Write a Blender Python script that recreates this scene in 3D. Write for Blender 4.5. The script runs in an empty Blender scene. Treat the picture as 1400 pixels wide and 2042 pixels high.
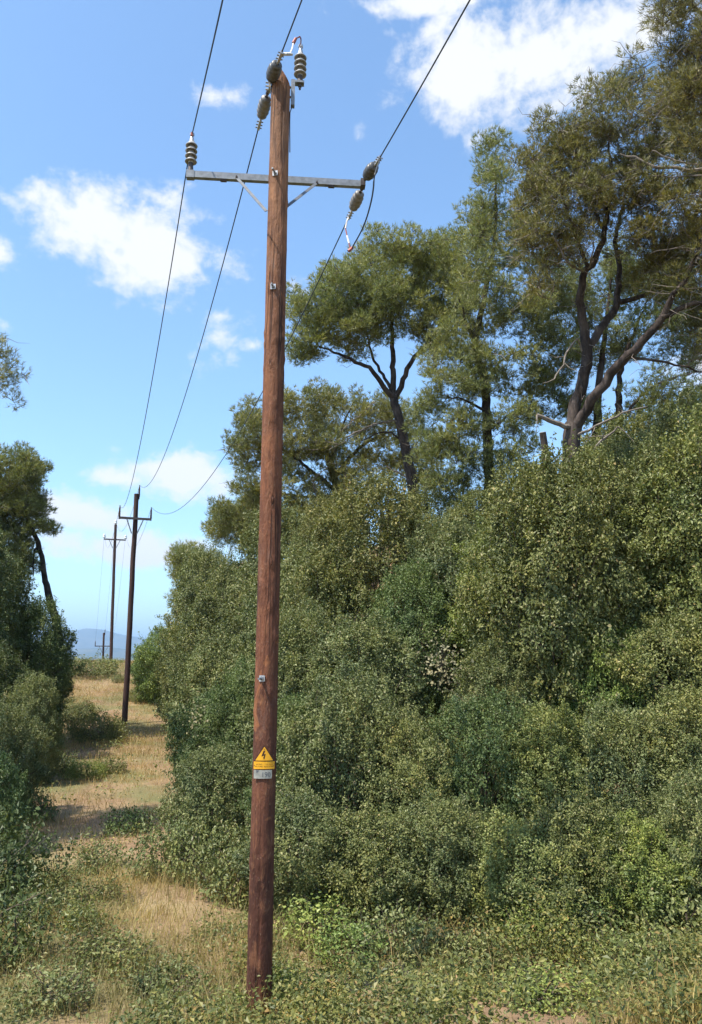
import bpy, math, random
import numpy as np
from mathutils import Vector, Matrix
from mathutils import noise as mnoise

scene = bpy.context.scene
COL = scene.collection
rnd = random.Random(7)
R_ = math.radians

# ------------------------------------------------------------------ camera
F = 1544.0                       # focal length in pixels of a 1400 x 2042 frame
EYE = np.array([0.0, 0.0, 3.07])
PITCH = math.atan((1312 - 1021) / F)
ROLL = 0.0045
cam_d = bpy.data.cameras.new('camera')
cam = bpy.data.objects.new('camera', cam_d)
COL.objects.link(cam)
cam_d.sensor_fit = 'VERTICAL'
cam_d.sensor_height = 24.0
cam_d.lens = F / 2042 * 24.0
cam_d.clip_start = 0.05
cam_d.clip_end = 60000
M = Matrix.Rotation(math.pi / 2 + PITCH, 4, 'X') @ Matrix.Rotation(ROLL, 4, 'Z')
cam.matrix_world = Matrix.Translation(Vector(EYE)) @ M
scene.camera = cam
RM = np.array(M.to_3x3())

# ------------------------------------------------------------------ sun, sky, exposure
SUN_AZ, SUN_EL = 53.0, 60.0      # azimuth: degrees to the left of straight behind the camera
sun_dir = Vector((-math.sin(R_(SUN_AZ)) * math.cos(R_(SUN_EL)), -math.cos(R_(SUN_AZ)) * math.cos(R_(SUN_EL)), math.sin(R_(SUN_EL))))
sun_d = bpy.data.lights.new('sun', 'SUN')
sun_d.energy = 5.0
sun_d.angle = R_(0.55)
sun_d.color = (1.0, 0.94, 0.83)
sun = bpy.data.objects.new('sun', sun_d)
COL.objects.link(sun)
sun.location = (-30, -30, 60)
sun.rotation_euler = (-sun_dir).to_track_quat('-Z', 'Y').to_euler()

scene.view_settings.view_transform = 'Standard'
scene.view_settings.look = 'None'
scene.view_settings.gamma = 1.0
scene.view_settings.use_curve_mapping = False
scene.view_settings.exposure = 0.8
scene.render.film_transparent = False
SKY_STRENGTH = 0.15
scene.cycles.max_bounces = 4
scene.cycles.diffuse_bounces = 2
scene.cycles.glossy_bounces = 2
scene.cycles.transmission_bounces = 2
scene.cycles.adaptive_threshold = 0.02
scene.cycles.volume_bounces = 0
scene.cycles.caustics_reflective = False
scene.cycles.caustics_refractive = False


def raydir(px, py):
    return RM @ np.array([(px - 700) / F, -(py - 1021) / F, -1.0])


def at(px, py, Y):
    d = raydir(px, py)
    return EYE + d * (Y / d[1])


def at_z(px, py, z):
    d = raydir(px, py)
    return EYE + d * ((z - EYE[2]) / d[2])


def mpp(p):
    """metres per photograph pixel at a world point"""
    q = RM.T @ (np.asarray(p) - EYE)
    return -q[2] / F


# ------------------------------------------------------------------ world: sky with clouds
world = bpy.data.worlds.new('World')
scene.world = world
world.use_nodes = True
wn, wl = world.node_tree.nodes, world.node_tree.links
wn.clear()


def wmath(op, a, b=None, clamp=False, c=None):
    n = wn.new('ShaderNodeMath')
    n.operation = op
    n.use_clamp = clamp
    for i, v in enumerate((a, b, c)):
        if v is None:
            continue
        if isinstance(v, (int, float)):
            n.inputs[i].default_value = v
        else:
            wl.new(v, n.inputs[i])
    return n.outputs[0]


out = wn.new('ShaderNodeOutputWorld')
bg = wn.new('ShaderNodeBackground')
bg.inputs['Strength'].default_value = SKY_STRENGTH
wl.new(bg.outputs[0], out.inputs['Surface'])
sky = wn.new('ShaderNodeTexSky')
sky.sky_type = 'NISHITA'
sky.sun_disc = False
sky.sun_elevation = R_(SUN_EL)
sky.sun_rotation = math.atan2(sun_dir.x, sun_dir.y)
sky.altitude = 200
sky.air_density = 1.0
sky.dust_density = 1.3
sky.ozone_density = 2.2
tc = wn.new('ShaderNodeTexCoord')
sep = wn.new('ShaderNodeSeparateXYZ')
wl.new(tc.outputs['Generated'], sep.inputs[0])
X, Y_, Z = sep.outputs
az = wmath('ARCTAN2', X, Y_)
el = wmath('ARCSINE', Z)
comb = wn.new('ShaderNodeCombineXYZ')
wl.new(az, comb.inputs[0])
wl.new(wmath('MULTIPLY', el, 1.35), comb.inputs[1])


def wnoise(scale, detail, rough, off=0.0, dist=0.0):
    mp = wn.new('ShaderNodeMapping')
    mp.inputs['Location'].default_value = (off, off * 1.7, off * 0.3)
    wl.new(comb.outputs[0], mp.inputs['Vector'])
    n = wn.new('ShaderNodeTexNoise')
    n.inputs['Scale'].default_value = scale
    n.inputs['Detail'].default_value = detail
    n.inputs['Roughness'].default_value = rough
    n.inputs['Distortion'].default_value = dist
    wl.new(mp.outputs[0], n.inputs['Vector'])
    return n.outputs['Fac']


n_big = wnoise(13, 6, 0.58, 3.1, 0.25)
n_fine = wnoise(38, 5, 0.6, 8.2, 0.2)
shape = wmath('ADD', wmath('MULTIPLY', wmath('SUBTRACT', n_big, 0.5), 3.0), wmath('MULTIPLY', wmath('SUBTRACT', n_fine, 0.5), 1.5))
# clouds seen in the photograph: direction (from its pixel), half width and half height in pixels, density
CLOUDS = [(180, 450, 130, 85, 1.0), (310, 500, 120, 100, 1.0), (420, 530, 70, 40, .25), (-10, 505, 60, 45, .7), (-10, 640, 55, 35, .5),
          (455, 195, 95, 55, .02), (930, 130, 120, 120, 1.1), (1080, 120, 160, 130, .9), (1230, 60, 150, 90, .75), (850, 5, 170, 40, .7),
          (715, 265, 36, 45, -.1), (370, 950, 120, 48, 1.0), (250, 955, 80, 35, .6), (150, 1022, 110, 34, 1.2), (110, 1080, 90, 34, .9),
          (310, 1097, 120, 30, 1.25), (440, 630, 60, 30, .12), (500, 690, 50, 30, .15), (590, 570, 50, 40, .3), (430, 720, 40, 60, .0),
          (1380, 730, 160, 60, .6), (1500, 300, 200, 160, .7), (-260, 330, 150, 90, .8), (-420, 900, 200, 60, .8), (1650, 900, 200, 70, .7)]
field = None
for (cx, cy, rx, ry, dens) in CLOUDS:
    d = raydir(cx, cy)
    d = d / np.linalg.norm(d)
    a0, e0 = math.atan2(d[0], d[1]), math.asin(d[2])
    d1 = raydir(cx + rx, cy); d1 = d1 / np.linalg.norm(d1)
    d2 = raydir(cx, cy - ry); d2 = d2 / np.linalg.norm(d2)
    ra = abs(math.atan2(d1[0], d1[1]) - a0)
    re = abs(math.asin(d2[2]) - e0)
    u = wmath('MULTIPLY', wmath('SUBTRACT', az, a0), 1 / ra)
    v = wmath('MULTIPLY', wmath('SUBTRACT', el, e0), 1 / re)
    dist = wmath('SQRT', wmath('ADD', wmath('MULTIPLY', u, u), wmath('MULTIPLY', v, v)))
    # 1 at the centre, 0 at the rim, then falling on
    f = wmath('MULTIPLY', wmath('SUBTRACT', 1.0, dist), 1.25)
    f = wmath('ADD', f, dens - 0.75)
    field = f if field is None else wmath('MAXIMUM', field, f)
# fair-weather clouds of the same kind over the rest of the sky
rest = wmath('MULTIPLY', wmath('SUBTRACT', wnoise(3.2, 3, 0.5, 33.7), 0.665), 9.0)
rest = wmath('MINIMUM', rest, 0.6)
field = wmath('MAXIMUM', field, wmath('SUBTRACT', rest, 0.35))
dens = wmath('ADD', field, shape)
mr = wn.new('ShaderNodeMapRange')
mr.interpolation_type = 'SMOOTHSTEP'
mr.inputs['From Min'].default_value = -0.15
mr.inputs['From Max'].default_value = 1.0
wl.new(dens, mr.inputs['Value'])
alpha = wmath('MULTIPLY', mr.outputs[0], 0.94)
mixc = wn.new('ShaderNodeMixRGB')
wl.new(alpha, mixc.inputs['Fac'])
tintn = wn.new('ShaderNodeMixRGB')      # the camera's white balance, the same over the whole sky
tintn.blend_type = 'MULTIPLY'
tintn.inputs['Fac'].default_value = 1.0
tintn.inputs['Color2'].default_value = (.97, 1.13, 1.17, 1)
wl.new(sky.outputs[0], tintn.inputs['Color1'])
wl.new(tintn.outputs[0], mixc.inputs['Color1'])
mixc.inputs['Color2'].default_value = (4.1, 4.12, 4.15, 1)
wl.new(mixc.outputs[0], bg.inputs['Color'])

# ------------------------------------------------------------------ helpers


def empty(name, loc=(0, 0, 0), rz=0.0, parent=None):
    o = bpy.data.objects.new(name, None)
    COL.objects.link(o)
    o.location = loc
    o.rotation_euler = (0, 0, rz)
    o.empty_display_size = 0.2
    if parent:
        o.parent = parent
    return o


def tag(o, label=None, cat=None, group=None, kind=None):
    if label: o['label'] = label
    if cat: o['category'] = cat
    if group: o['group'] = group
    if kind: o['kind'] = kind
    return o


def mesh_np(name, verts, faces, smooth=False):
    """faces: (n,k) int array, or list of such arrays"""
    me = bpy.data.meshes.new(name)
    verts = np.asarray(verts, np.float32)
    if not isinstance(faces, list):
        faces = [faces]
    faces = [np.asarray(f, np.int32) for f in faces if len(f)]
    loops = np.concatenate([f.ravel() for f in faces])
    tot = np.concatenate([np.full(len(f), f.shape[1], np.int32) for f in faces])
    start = np.concatenate([[0], np.cumsum(tot)[:-1]]).astype(np.int32)
    me.vertices.add(len(verts))
    me.vertices.foreach_set('co', verts.ravel())
    me.loops.add(len(loops))
    me.loops.foreach_set('vertex_index', loops)
    me.polygons.add(len(tot))
    me.polygons.foreach_set('loop_start', start)
    me.polygons.foreach_set('loop_total', tot)
    me.polygons.foreach_set('use_smooth', np.full(len(tot), bool(smooth)))
    me.update(calc_edges=True)
    return me


def obj(name, me, mat=None, parent=None, loc=(0, 0, 0)):
    o = bpy.data.objects.new(name, me)
    COL.objects.link(o)
    if mat and not me.materials:
        me.materials.append(mat)
    o.location = loc
    if parent:
        o.parent = parent
    return o


class MB:
    """collects simple shapes into one mesh"""

    def __init__(s):
        s.v, s.f, s.n = [], {}, 0

    def add(s, v, f):
        v = np.asarray(v, float)
        f = np.asarray(f, int)
        s.v.append(v)
        s.f.setdefault(f.shape[1], []).append(f + s.n)
        s.n += len(v)

    def tube(s, pts, rad, sides=6, caps=True):
        pts = np.asarray(pts, float)
        n = len(pts)
        rad = np.broadcast_to(np.asarray(rad, float), (n,))
        t = np.gradient(pts, axis=0)
        t /= np.maximum(np.linalg.norm(t, axis=1, keepdims=True), 1e-9)
        ref = np.array([0, 0, 1.0]) if abs(t[:, 2]).mean() < 0.9 else np.array([1.0, 0, 0])
        a = np.cross(t, ref)
        a /= np.maximum(np.linalg.norm(a, axis=1, keepdims=True), 1e-9)
        b = np.cross(t, a)
        ang = np.arange(sides) / sides * 2 * math.pi
        ring = pts[:, None] + rad[:, None, None] * (np.cos(ang)[None, :, None] * a[:, None] + np.sin(ang)[None, :, None] * b[:, None])
        v = ring.reshape(-1, 3)
        i = np.arange(n - 1)[:, None] * sides
        j = np.arange(sides)[None]
        k = (j + 1) % sides
        s.add(v, np.stack([i + j, i + sides + j, i + sides + k, i + k], -1).reshape(-1, 4))
        if caps:
            for e, r0 in ((0, 0), (1, (n - 1) * sides)):
                c = pts[0] if e == 0 else pts[-1]
                vv = np.vstack([v[r0:r0 + sides], c])
                q = np.arange(sides)
                w = (q + 1) % sides
                f = np.stack([q, w, np.full(sides, sides)], -1) if e == 0 else np.stack([w, q, np.full(sides, sides)], -1)
                s.add(vv, f)
        return s

    def lathe(s, prof, origin, axis=(0, 0, 1), sides=20):
        """prof: list of (radius, height along axis)"""
        axis = np.asarray(axis, float)
        axis = axis / np.linalg.norm(axis)
        ref = np.array([0, 0, 1.0]) if abs(axis[2]) < 0.9 else np.array([1.0, 0, 0])
        a = np.cross(axis, ref); a /= np.linalg.norm(a)
        b = np.cross(axis, a)
        ang = np.arange(sides) / sides * 2 * math.pi
        circ = np.cos(ang)[:, None] * a + np.sin(ang)[:, None] * b
        v = np.vstack([np.asarray(origin) + h * axis + max(r, 1e-4) * circ for r, h in prof])
        n = len(prof)
        i = np.arange(n - 1)[:, None] * sides
        j = np.arange(sides)[None]
        k = (j + 1) % sides
        s.add(v, np.stack([i + j, i + k, i + sides + k, i + sides + j], -1).reshape(-1, 4))
        return s

    def box(s, c, ax, ay, az_, hx, hy, hz):
        c = np.asarray(c, float)
        ax, ay, az_ = [np.asarray(q, float) for q in (ax, ay, az_)]
        v = [c + sx * hx * ax + sy * hy * ay + sz * hz * az_ for sz in (-1, 1) for sy in (-1, 1) for sx in (-1, 1)]
        f = [(0, 2, 3, 1), (4, 5, 7, 6), (0, 1, 5, 4), (2, 6, 7, 3), (0, 4, 6, 2), (1, 3, 7, 5)]
        s.add(v, f)
        return s

    def build(s, name, mat, parent=None, smooth=False, origin=None):
        v = np.vstack(s.v)
        if origin is not None:
            v = v - np.asarray(origin)
        me = mesh_np(name, v, [np.vstack(q) for q in s.f.values()], smooth)
        return obj(name, me, mat, parent)


def unit(v):
    v = np.asarray(v, float)
    return v / np.linalg.norm(v)


def fbm(x, y, scale, seed=0.0, octaves=3):
    return mnoise.fractal(Vector((x * scale + seed, y * scale - seed, seed * 0.37)), 1.0, 2.0, octaves)


# ------------------------------------------------------------------ materials


class NT:
    def __init__(s, name):
        s.m = bpy.data.materials.new(name)
        s.m.use_nodes = True
        s.n, s.l = s.m.node_tree.nodes, s.m.node_tree.links
        s.n.clear()
        s.out = s.n.new('ShaderNodeOutputMaterial')
        s.tc = s.n.new('ShaderNodeTexCoord')

    def new(s, t): return s.n.new('ShaderNode' + t)

    def noise(s, scale, detail=4, rough=0.55, src='Object', stretch=None, dist=0.0):
        n = s.new('TexNoise')
        n.inputs['Scale'].default_value = scale
        n.inputs['Detail'].default_value = detail
        n.inputs['Roughness'].default_value = rough
        n.inputs['Distortion'].default_value = dist
        v = s.tc.outputs[src]
        if stretch:
            mp = s.new('Mapping')
            mp.inputs['Scale'].default_value = stretch
            s.l.new(v, mp.inputs['Vector'])
            v = mp.outputs[0]
        s.l.new(v, n.inputs['Vector'])
        return n.outputs['Fac']

    def ramp(s, fac, stops, interp='LINEAR'):
        r = s.new('ValToRGB')
        r.color_ramp.interpolation = interp
        e = r.color_ramp.elements
        while len(e) < len(stops):
            e.new(0.5)
        for q, (p, c) in zip(e, stops):
            q.position = p
            q.color = (c, c, c, 1) if isinstance(c, (int, float)) else (*c, 1)
        s.l.new(fac, r.inputs['Fac'])
        return r.outputs['Color']

    def mix(s, fac, a, b, mode='MIX'):
        n = s.new('MixRGB')
        n.blend_type = mode
        for i, q in zip(('Fac', 'Color1', 'Color2'), (fac, a, b)):
            if isinstance(q, (int, float)):
                n.inputs[i].default_value = q if i == 'Fac' else (q, q, q, 1)
            elif isinstance(q, tuple):
                n.inputs[i].default_value = (*q, 1)
            else:
                s.l.new(q, n.inputs[i])
        return n.outputs['Color']

    def bump(s, h, strength, dist=0.02):
        b = s.new('Bump')
        b.inputs['Strength'].default_value = strength
        b.inputs['Distance'].default_value = dist
        s.l.new(h, b.inputs['Height'])
        return b.outputs['Normal']

    def principled(s, col, rough=0.6, metal=0.0, spec=0.5, normal=None):
        p = s.new('BsdfPrincipled')
        if isinstance(col, tuple):
            p.inputs['Base Color'].default_value = (*col, 1)
        else:
            s.l.new(col, p.inputs['Base Color'])
        if isinstance(rough, (int, float)):
            p.inputs['Roughness'].default_value = rough
        else:
            s.l.new(rough, p.inputs['Roughness'])
        p.inputs['Metallic'].default_value = metal
        p.inputs['Specular IOR Level'].default_value = spec
        if normal is not None:
            s.l.new(normal, p.inputs['Normal'])
        return p.outputs[0]

    def done(s, sh):
        s.l.new(sh, s.out.inputs['Surface'])
        return s.m


def leaf_material(name, stops, transl=0.3, rough=0.42, spec=0.45, patch=0.9):
    t = NT(name)
    g = t.new('NewGeometry')
    col = t.ramp(g.outputs['Random Per Island'], stops)
    oi = t.new('ObjectInfo')
    col = t.mix(1.0, col, oi.outputs['Color'], 'MULTIPLY')
    # broad patches of older and younger growth
    p = t.ramp(t.noise(patch, 2, 0.5), [(0.3, (0.72, 0.80, 0.85)), (0.7, (1.25, 1.16, 0.95))])
    col = t.mix(1.0, col, p, 'MULTIPLY')
    a = t.principled(col, rough, 0, spec)
    tr = t.new('BsdfTranslucent')
    t.l.new(t.mix(1.0, col, (1.25, 1.3, 0.7), 'MULTIPLY'), tr.inputs['Color'])
    m = t.new('MixShader')
    m.inputs[0].default_value = transl
    t.l.new(a, m.inputs[1])
    t.l.new(tr.outputs[0], m.inputs[2])
    return t.done(m.outputs[0])


MAT = {}
MAT['leaf'] = leaf_material('shrub_leaf', [(0.0, (.078, .098, .034)), (.5, (.150, .172, .063)), (.85, (.215, .228, .094)), (.975, (.28, .275, .13)), (1.0, (.30, .23, .13))], 0.20, 0.48, 0.32)
MAT['needle'] = leaf_material('pine_needle', [(0.0, (.12, .122, .052)), (.5, (.22, .222, .088)), (.88, (.34, .33, .135)), (1.0, (.34, .26, .14))], 0.30, 0.5, 0.4, 0.7)
MAT['bramble'] = leaf_material('bramble_leaf', [(0.0, (.070, .090, .032)), (.5, (.135, .150, .055)), (.85, (.22, .215, .085)), (.96, (.32, .27, .12)), (1.0, (.30, .17, .08))], 0.25, 0.5, 0.35, 1.6)
MAT['straw'] = leaf_material('dry_grass', [(0.0, (.24, .17, .085)), (.5, (.36, .27, .14)), (1.0, (.50, .40, .23))], 0.3, 0.6, 0.3, 0.6)
MAT['flower'] = leaf_material('pale_blossom', [(0.0, (.19, .16, .09)), (1.0, (.34, .31, .20))], 0.3, 0.6, 0.3)

t = NT('pine_bark')
n1 = t.noise(9, 5, 0.65, stretch=(1, 1, .35))
n2 = t.noise(2.0, 3, 0.5)
c = t.ramp(n1, [(.35, (.022, .016, .013)), (.55, (.060, .045, .038)), (.75, (.13, .10, .085))])
c = t.mix(t.ramp(n2, [(.5, 0.0), (.72, 0.4)]), c, (.15, .115, .095))
MAT['bark'] = t.done(t.principled(c, .9, 0, .2, t.bump(n1, .9, .03)))

t = NT('dead_wood')
c = t.ramp(t.noise(14, 4, .6, stretch=(1, 1, .5)), [(.3, (.11, .09, .074)), (.7, (.25, .21, .175))])
MAT['dead'] = t.done(t.principled(c, .85, 0, .2))

t = NT('cut_wood')
c = t.ramp(t.noise(40, 3, .6), [(.3, (.36, .29, .20)), (.7, (.52, .44, .33))])
MAT['cut'] = t.done(t.principled(c, .85, 0, .2))

t = NT('shrub_stem')
MAT['stem'] = t.done(t.principled(t.ramp(t.noise(10), [(.3, (.06, .045, .032)), (.7, (.14, .11, .085))]), .9, 0, .2))

# creosoted pole wood: warm ochre towards the top, dark red-brown lower down, scraped patches
t = NT('creosoted_wood')
grain = t.noise(30, 6, .70, stretch=(1, 1, .05), dist=.5)
blot = t.noise(2.6, 6, .68, stretch=(1, 1, .45), dist=.6)
pit = t.noise(48, 3, .6, stretch=(1, 1, .45))
flake = t.noise(11, 5, .7, stretch=(1, 1, .35), dist=.8)
sp = t.new('SeparateXYZ')
t.l.new(t.tc.outputs['Object'], sp.inputs[0])
hn = t.new('MapRange')
hn.inputs['From Min'].default_value = 0.0
hn.inputs['From Max'].default_value = 9.6
t.l.new(sp.outputs[2], hn.inputs['Value'])
base = t.ramp(hn.outputs[0], [(.0, (.094, .034, .020)), (.28, (.112, .041, .023)), (.50, (.158, .058, .028)), (.72, (.190, .079, .038)), (1.0, (.250, .128, .064))])
base = t.mix(1.0, base, t.ramp(blot, [(.32, (.45, .42, .42)), (.50, (.95, .95, .95)), (.66, (1.7, 1.75, 1.6))]), 'MULTIPLY')
base = t.mix(t.ramp(flake, [(.54, 0.0), (.60, .55)]), base, (.205, .088, .042))
base = t.mix(t.ramp(grain, [(.36, .5), (.50, 0.0)]), base, (.040, .015, .010))
base = t.mix(t.ramp(pit, [(.63, 0.0), (.70, .40)]), base, (.26, .165, .095))
scr = t.ramp(t.noise(1.7, 4, .6, stretch=(1, 1, .8), dist=.5), [(.585, 0.0), (.605, .8)])
base = t.mix(scr, base, (.25, .098, .040))
crk = t.ramp(t.noise(7.5, 3, .5, stretch=(1, 1, .035), dist=.25), [(.478, 0.0), (.496, 1.0), (.504, 1.0), (.522, 0.0)])
crm = t.ramp(t.noise(1.1, 2, .5, stretch=(2, 2, .5)), [(.48, 0.0), (.58, .7)])
ck = t.mix(1.0, crk, crm, 'MULTIPLY')
base = t.mix(ck, base, (.022, .010, .008))
wx = t.ramp(t.noise(3.4, 5, .7, stretch=(1, 1, .25), dist=.8), [(.56, 0.0), (.68, .35)])
base = t.mix(wx, base, (.20, .15, .125))
hb = t.mix(ck, t.mix(.5, t.mix(.5, grain, pit), flake), 0.0)
MAT['pole'] = t.done(t.principled(base, .80, 0, .3, t.bump(hb, 1.0, .035)))

t = NT('old_pole_wood')
c = t.ramp(t.noise(16, 5, .6, stretch=(1, 1, .1)), [(.3, (.030, .016, .014)), (.7, (.075, .042, .034))])
MAT['oldpole'] = t.done(t.principled(c, .85, 0, .25))

t = NT('galvanised_steel')
c = t.ramp(t.noise(18, 4, .6), [(.3, (.14, .149, .162)), (.7, (.245, .258, .278))])
MAT['steel'] = t.done(t.principled(c, .55, .35, .5, t.bump(t.noise(60, 3), .12, .004)))
t = NT('weathered_steel')
MAT['dullsteel'] = t.done(t.principled(t.ramp(t.noise(18, 4, .6), [(.3, (.085, .090, .100)), (.7, (.15, .158, .172))]), .7, .1, .3))
t = NT('bright_clamp_metal')
MAT['clamp'] = t.done(t.principled(t.ramp(t.noise(30, 3), [(.3, (.34, .34, .35)), (.7, (.56, .56, .56))]), .35, .5, .5))
t = NT('dark_steel')
MAT['darksteel'] = t.done(t.principled(t.ramp(t.noise(25, 3), [(.3, (.045, .035, .033)), (.7, (.11, .09, .085))]), .6, .3, .4))
t = NT('insulator_grey')
MAT['insul'] = t.done(t.principled(t.ramp(t.noise(12, 4), [(.3, (.25, .243, .235)), (.7, (.37, .358, .345))]), .45, 0, .5))
t = NT('insulator_dark')
MAT['insuld'] = t.done(t.principled(t.ramp(t.noise(12, 4), [(.3, (.045, .044, .044)), (.7, (.105, .10, .097))]), .4, 0, .5))
t = NT('insulator_mid')
MAT['insulm'] = t.done(t.principled(t.ramp(t.noise(12, 4), [(.3, (.13, .122, .114)), (.7, (.20, .188, .175))]), .45, 0, .5))
t = NT('insulator_glass')
MAT['glass'] = t.done(t.principled((.62, .66, .66), .12, 0, .8))
t = NT('wire_black')
MAT['wire'] = t.done(t.principled((.025, .028, .034), .5, .2, .5))
t = NT('rusty_copper')
MAT['rust'] = t.done(t.principled(t.ramp(t.noise(40, 3), [(.3, (.14, .03, .02)), (.7, (.36, .10, .06))]), .5, .3, .4))
t = NT('white_insulation')
MAT['whitewire'] = t.done(t.principled((.78, .72, .68), .5, 0, .4))
t = NT('sign_yellow')
c = t.ramp(t.noise(9, 4, .6), [(.3, (.62, .29, .012)), (.7, (.78, .39, .022))])
c = t.mix(t.ramp(t.noise(34, 5, .7, stretch=(1, 1, .4)), [(.60, 0.0), (.72, .5)]), c, (.33, .17, .05))
MAT['yellow'] = t.done(t.principled(c, .45, 0, .4))
t = NT('sign_print')
MAT['print'] = t.done(t.principled((.035, .010, .008), .5, 0, .4))
t = NT('number_plate_metal')
c = t.ramp(t.noise(14, 4, .6), [(.3, (.24, .235, .21)), (.7, (.42, .41, .36))])
MAT['plate'] = t.done(t.principled(c, .4, .25, .5, t.bump(t.noise(22, 3), .3, .006)))
t = NT('number_print')
MAT['number'] = t.done(t.principled((.10, .105, .12), .5, .1, .4))

# ground: bare earth, trodden straw, green patches
t = NT('ground_earth')
n1 = t.noise(.55, 5, .6)
n2 = t.noise(7, 5, .7)
n3 = t.noise(55, 3, .6)
soil = t.ramp(n2, [(.3, (.14, .084, .050)), (.7, (.29, .185, .112))])
straw = t.ramp(n3, [(.3, (.20, .148, .076)), (.7, (.38, .29, .158))])
c = t.mix(t.ramp(n1, [(.42, 0.1), (.64, .9)]), soil, straw)
green = t.ramp(n3, [(.3, (.065, .080, .030)), (.7, (.16, .17, .065))])
gp = t.ramp(t.noise(.33, 4, .6), [(.45, 0.0), (.58, .75)])
c = t.mix(gp, c, green)
# woodland floor away from the clearing and forest far off
sp = t.new('SeparateXYZ')
t.l.new(t.tc.outputs['Object'], sp.inputs[0])
far = t.new('MapRange')
far.inputs['From Min'].default_value = 75
far.inputs['From Max'].default_value = 130
t.l.new(sp.outputs[1], far.inputs['Value'])
forest = t.ramp(t.noise(.012, 6, .7), [(.35, (.035, .050, .022)), (.55, (.075, .085, .040)), (.75, (.16, .15, .08))])
c = t.mix(far.outputs[0], c, forest)
MAT['ground'] = t.done(t.principled(c, .95, 0, .15, t.bump(t.mix(.5, n2, n3), .8, .03)))
t = NT('mountain_forest')
MAT['mountain'] = t.done(t.principled(t.ramp(t.noise(.004, 5, .6), [(.4, (.035, .050, .025)), (.6, (.09, .09, .055))]), 1.0, 0, .1))

# ------------------------------------------------------------------ terrain
BASE = at_z(515, 2030, 0.0)                       # foot of the near pole
P2 = at(248, 1452, 31.0)
P3 = at(221, 1317, 54.0)
P4 = at(206, 1380, 77.0)
U = unit([P2[0] - BASE[0], P2[1] - BASE[1], 0])   # along the line of poles
V = np.array([U[1], -U[0], 0])                    # to its right

ZS = np.array([(-60, 3.0), (-20, 1.6), (-7.3, 1.4), (-4.3, 1.15), (-2.8, .72), (-1.5, .28), (0, 0.0), (9, .08), (16, .16), (23.6, .36), (32, 1.1), (40, 2.0), (45.5, 2.68), (50, 2.72), (55, 2.1), (62, -.8), (71, -4.2), (100, -11), (200, -19), (500, -25), (1500, -30), (20000, -30)])


def smooth(x, a, b):
    q = np.clip((x - a) / (b - a), 0, 1)
    return q * q * (3 - 2 * q)


def terrain(x, y):
    x = np.asarray(x, float); y = np.asarray(y, float)
    rx, ry = x - BASE[0], y - BASE[1]
    s = rx * U[0] + ry * U[1]
    q = rx * V[0] + ry * V[1]
    z = np.interp(s, ZS[:, 0], ZS[:, 1])
    near = 1 - smooth(s, 60, 120)
    fo = np.clip((y - 14) * .16, 0, 3.2)           # the bank keeps clear of the far path
    z = z + near * smooth(q - fo, .2, 5) * np.clip((y - 9.6) * .25, 0, 3.2)
    z = z + near * smooth(q, 3.0, 8.0) * np.clip((y - 10.8) * .75, 0, 3.6)
    z = z + near * smooth(-q, 2.6, 8) * np.clip((y - 5) * .2, 0, 1.6)
    return z


def tz(x, y):
    return float(terrain(x, y))


def on_ground(px, py):
    """where the ray through a photograph pixel meets the ground"""
    d = raydir(px, py)
    lo = 2.0
    k = lo
    while k < 400:
        p = EYE + d * k / d[1]
        if p[2] < tz(p[0], p[1]):
            break
        k *= 1.01
    return EYE + d * k / d[1]


def axis_coords(lo, hi, step, far_, grow=1.22):
    mid = list(np.arange(lo, hi + 1e-6, step))
    a, st = hi, step
    while a < far_:
        st *= grow
        a += st
        mid.append(a)
    a, st = lo, step
    pre = []
    while a > -far_:
        st *= grow
        a -= st
        pre.append(a)
    return np.array(pre[::-1] + mid)


gx = axis_coords(-22, 20, .33, 11500)
gy = axis_coords(-4, 80, .38, 11500)
gy = gy[gy > -400]
GX, GY = np.meshgrid(gx, gy)
GZ = terrain(GX, GY)
bumps = np.array([[fbm(x, y, .8, 3.3, 4) * .05 + fbm(x, y, .16, 9.1, 2) * .10 if (abs(x) < 40 and -6 < y < 90) else 0.0 for x in gx] for y in gy])
dist_pole = np.hypot(GX - BASE[0], GY - BASE[1])
GZ = GZ + bumps * smooth(dist_pole, .3, 3)
farw = smooth(np.hypot(GX, GY), 150, 800)
GZ = GZ + farw * np.array([[fbm(x, y, .0011, 5.5, 4) * 7 if np.hypot(x, y) > 150 else 0 for x in gx] for y in gy])
nx, ny = len(gx), len(gy)
idx = np.arange(nx * ny).reshape(ny, nx)
gf = np.stack([idx[:-1, :-1], idx[:-1, 1:], idx[1:, 1:], idx[1:, :-1]], -1).reshape(-1, 4)
ground = obj('ground', mesh_np('ground', np.stack([GX, GY, GZ], -1).reshape(-1, 3), gf, True), MAT['ground'])
tag(ground, 'dry sunlit earth of the cleared strip between the shrubs', 'ground', kind='structure')

# distant mountains, two ridges
ridge = [(-300, 1290), (-100, 1283), (60, 1276), (120, 1266), (150, 1258), (178, 1251), (200, 1252), (222, 1259), (250, 1266), (275, 1268), (310, 1276), (400, 1284), (600, 1280), (800, 1288), (1100, 1283), (1500, 1292), (1900, 1290)]
low = [(-300, 1302), (0, 1296), (100, 1299), (160, 1293), (215, 1290), (260, 1295), (300, 1291), (450, 1299), (800, 1296), (1500, 1300), (1900, 1302)]


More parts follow.
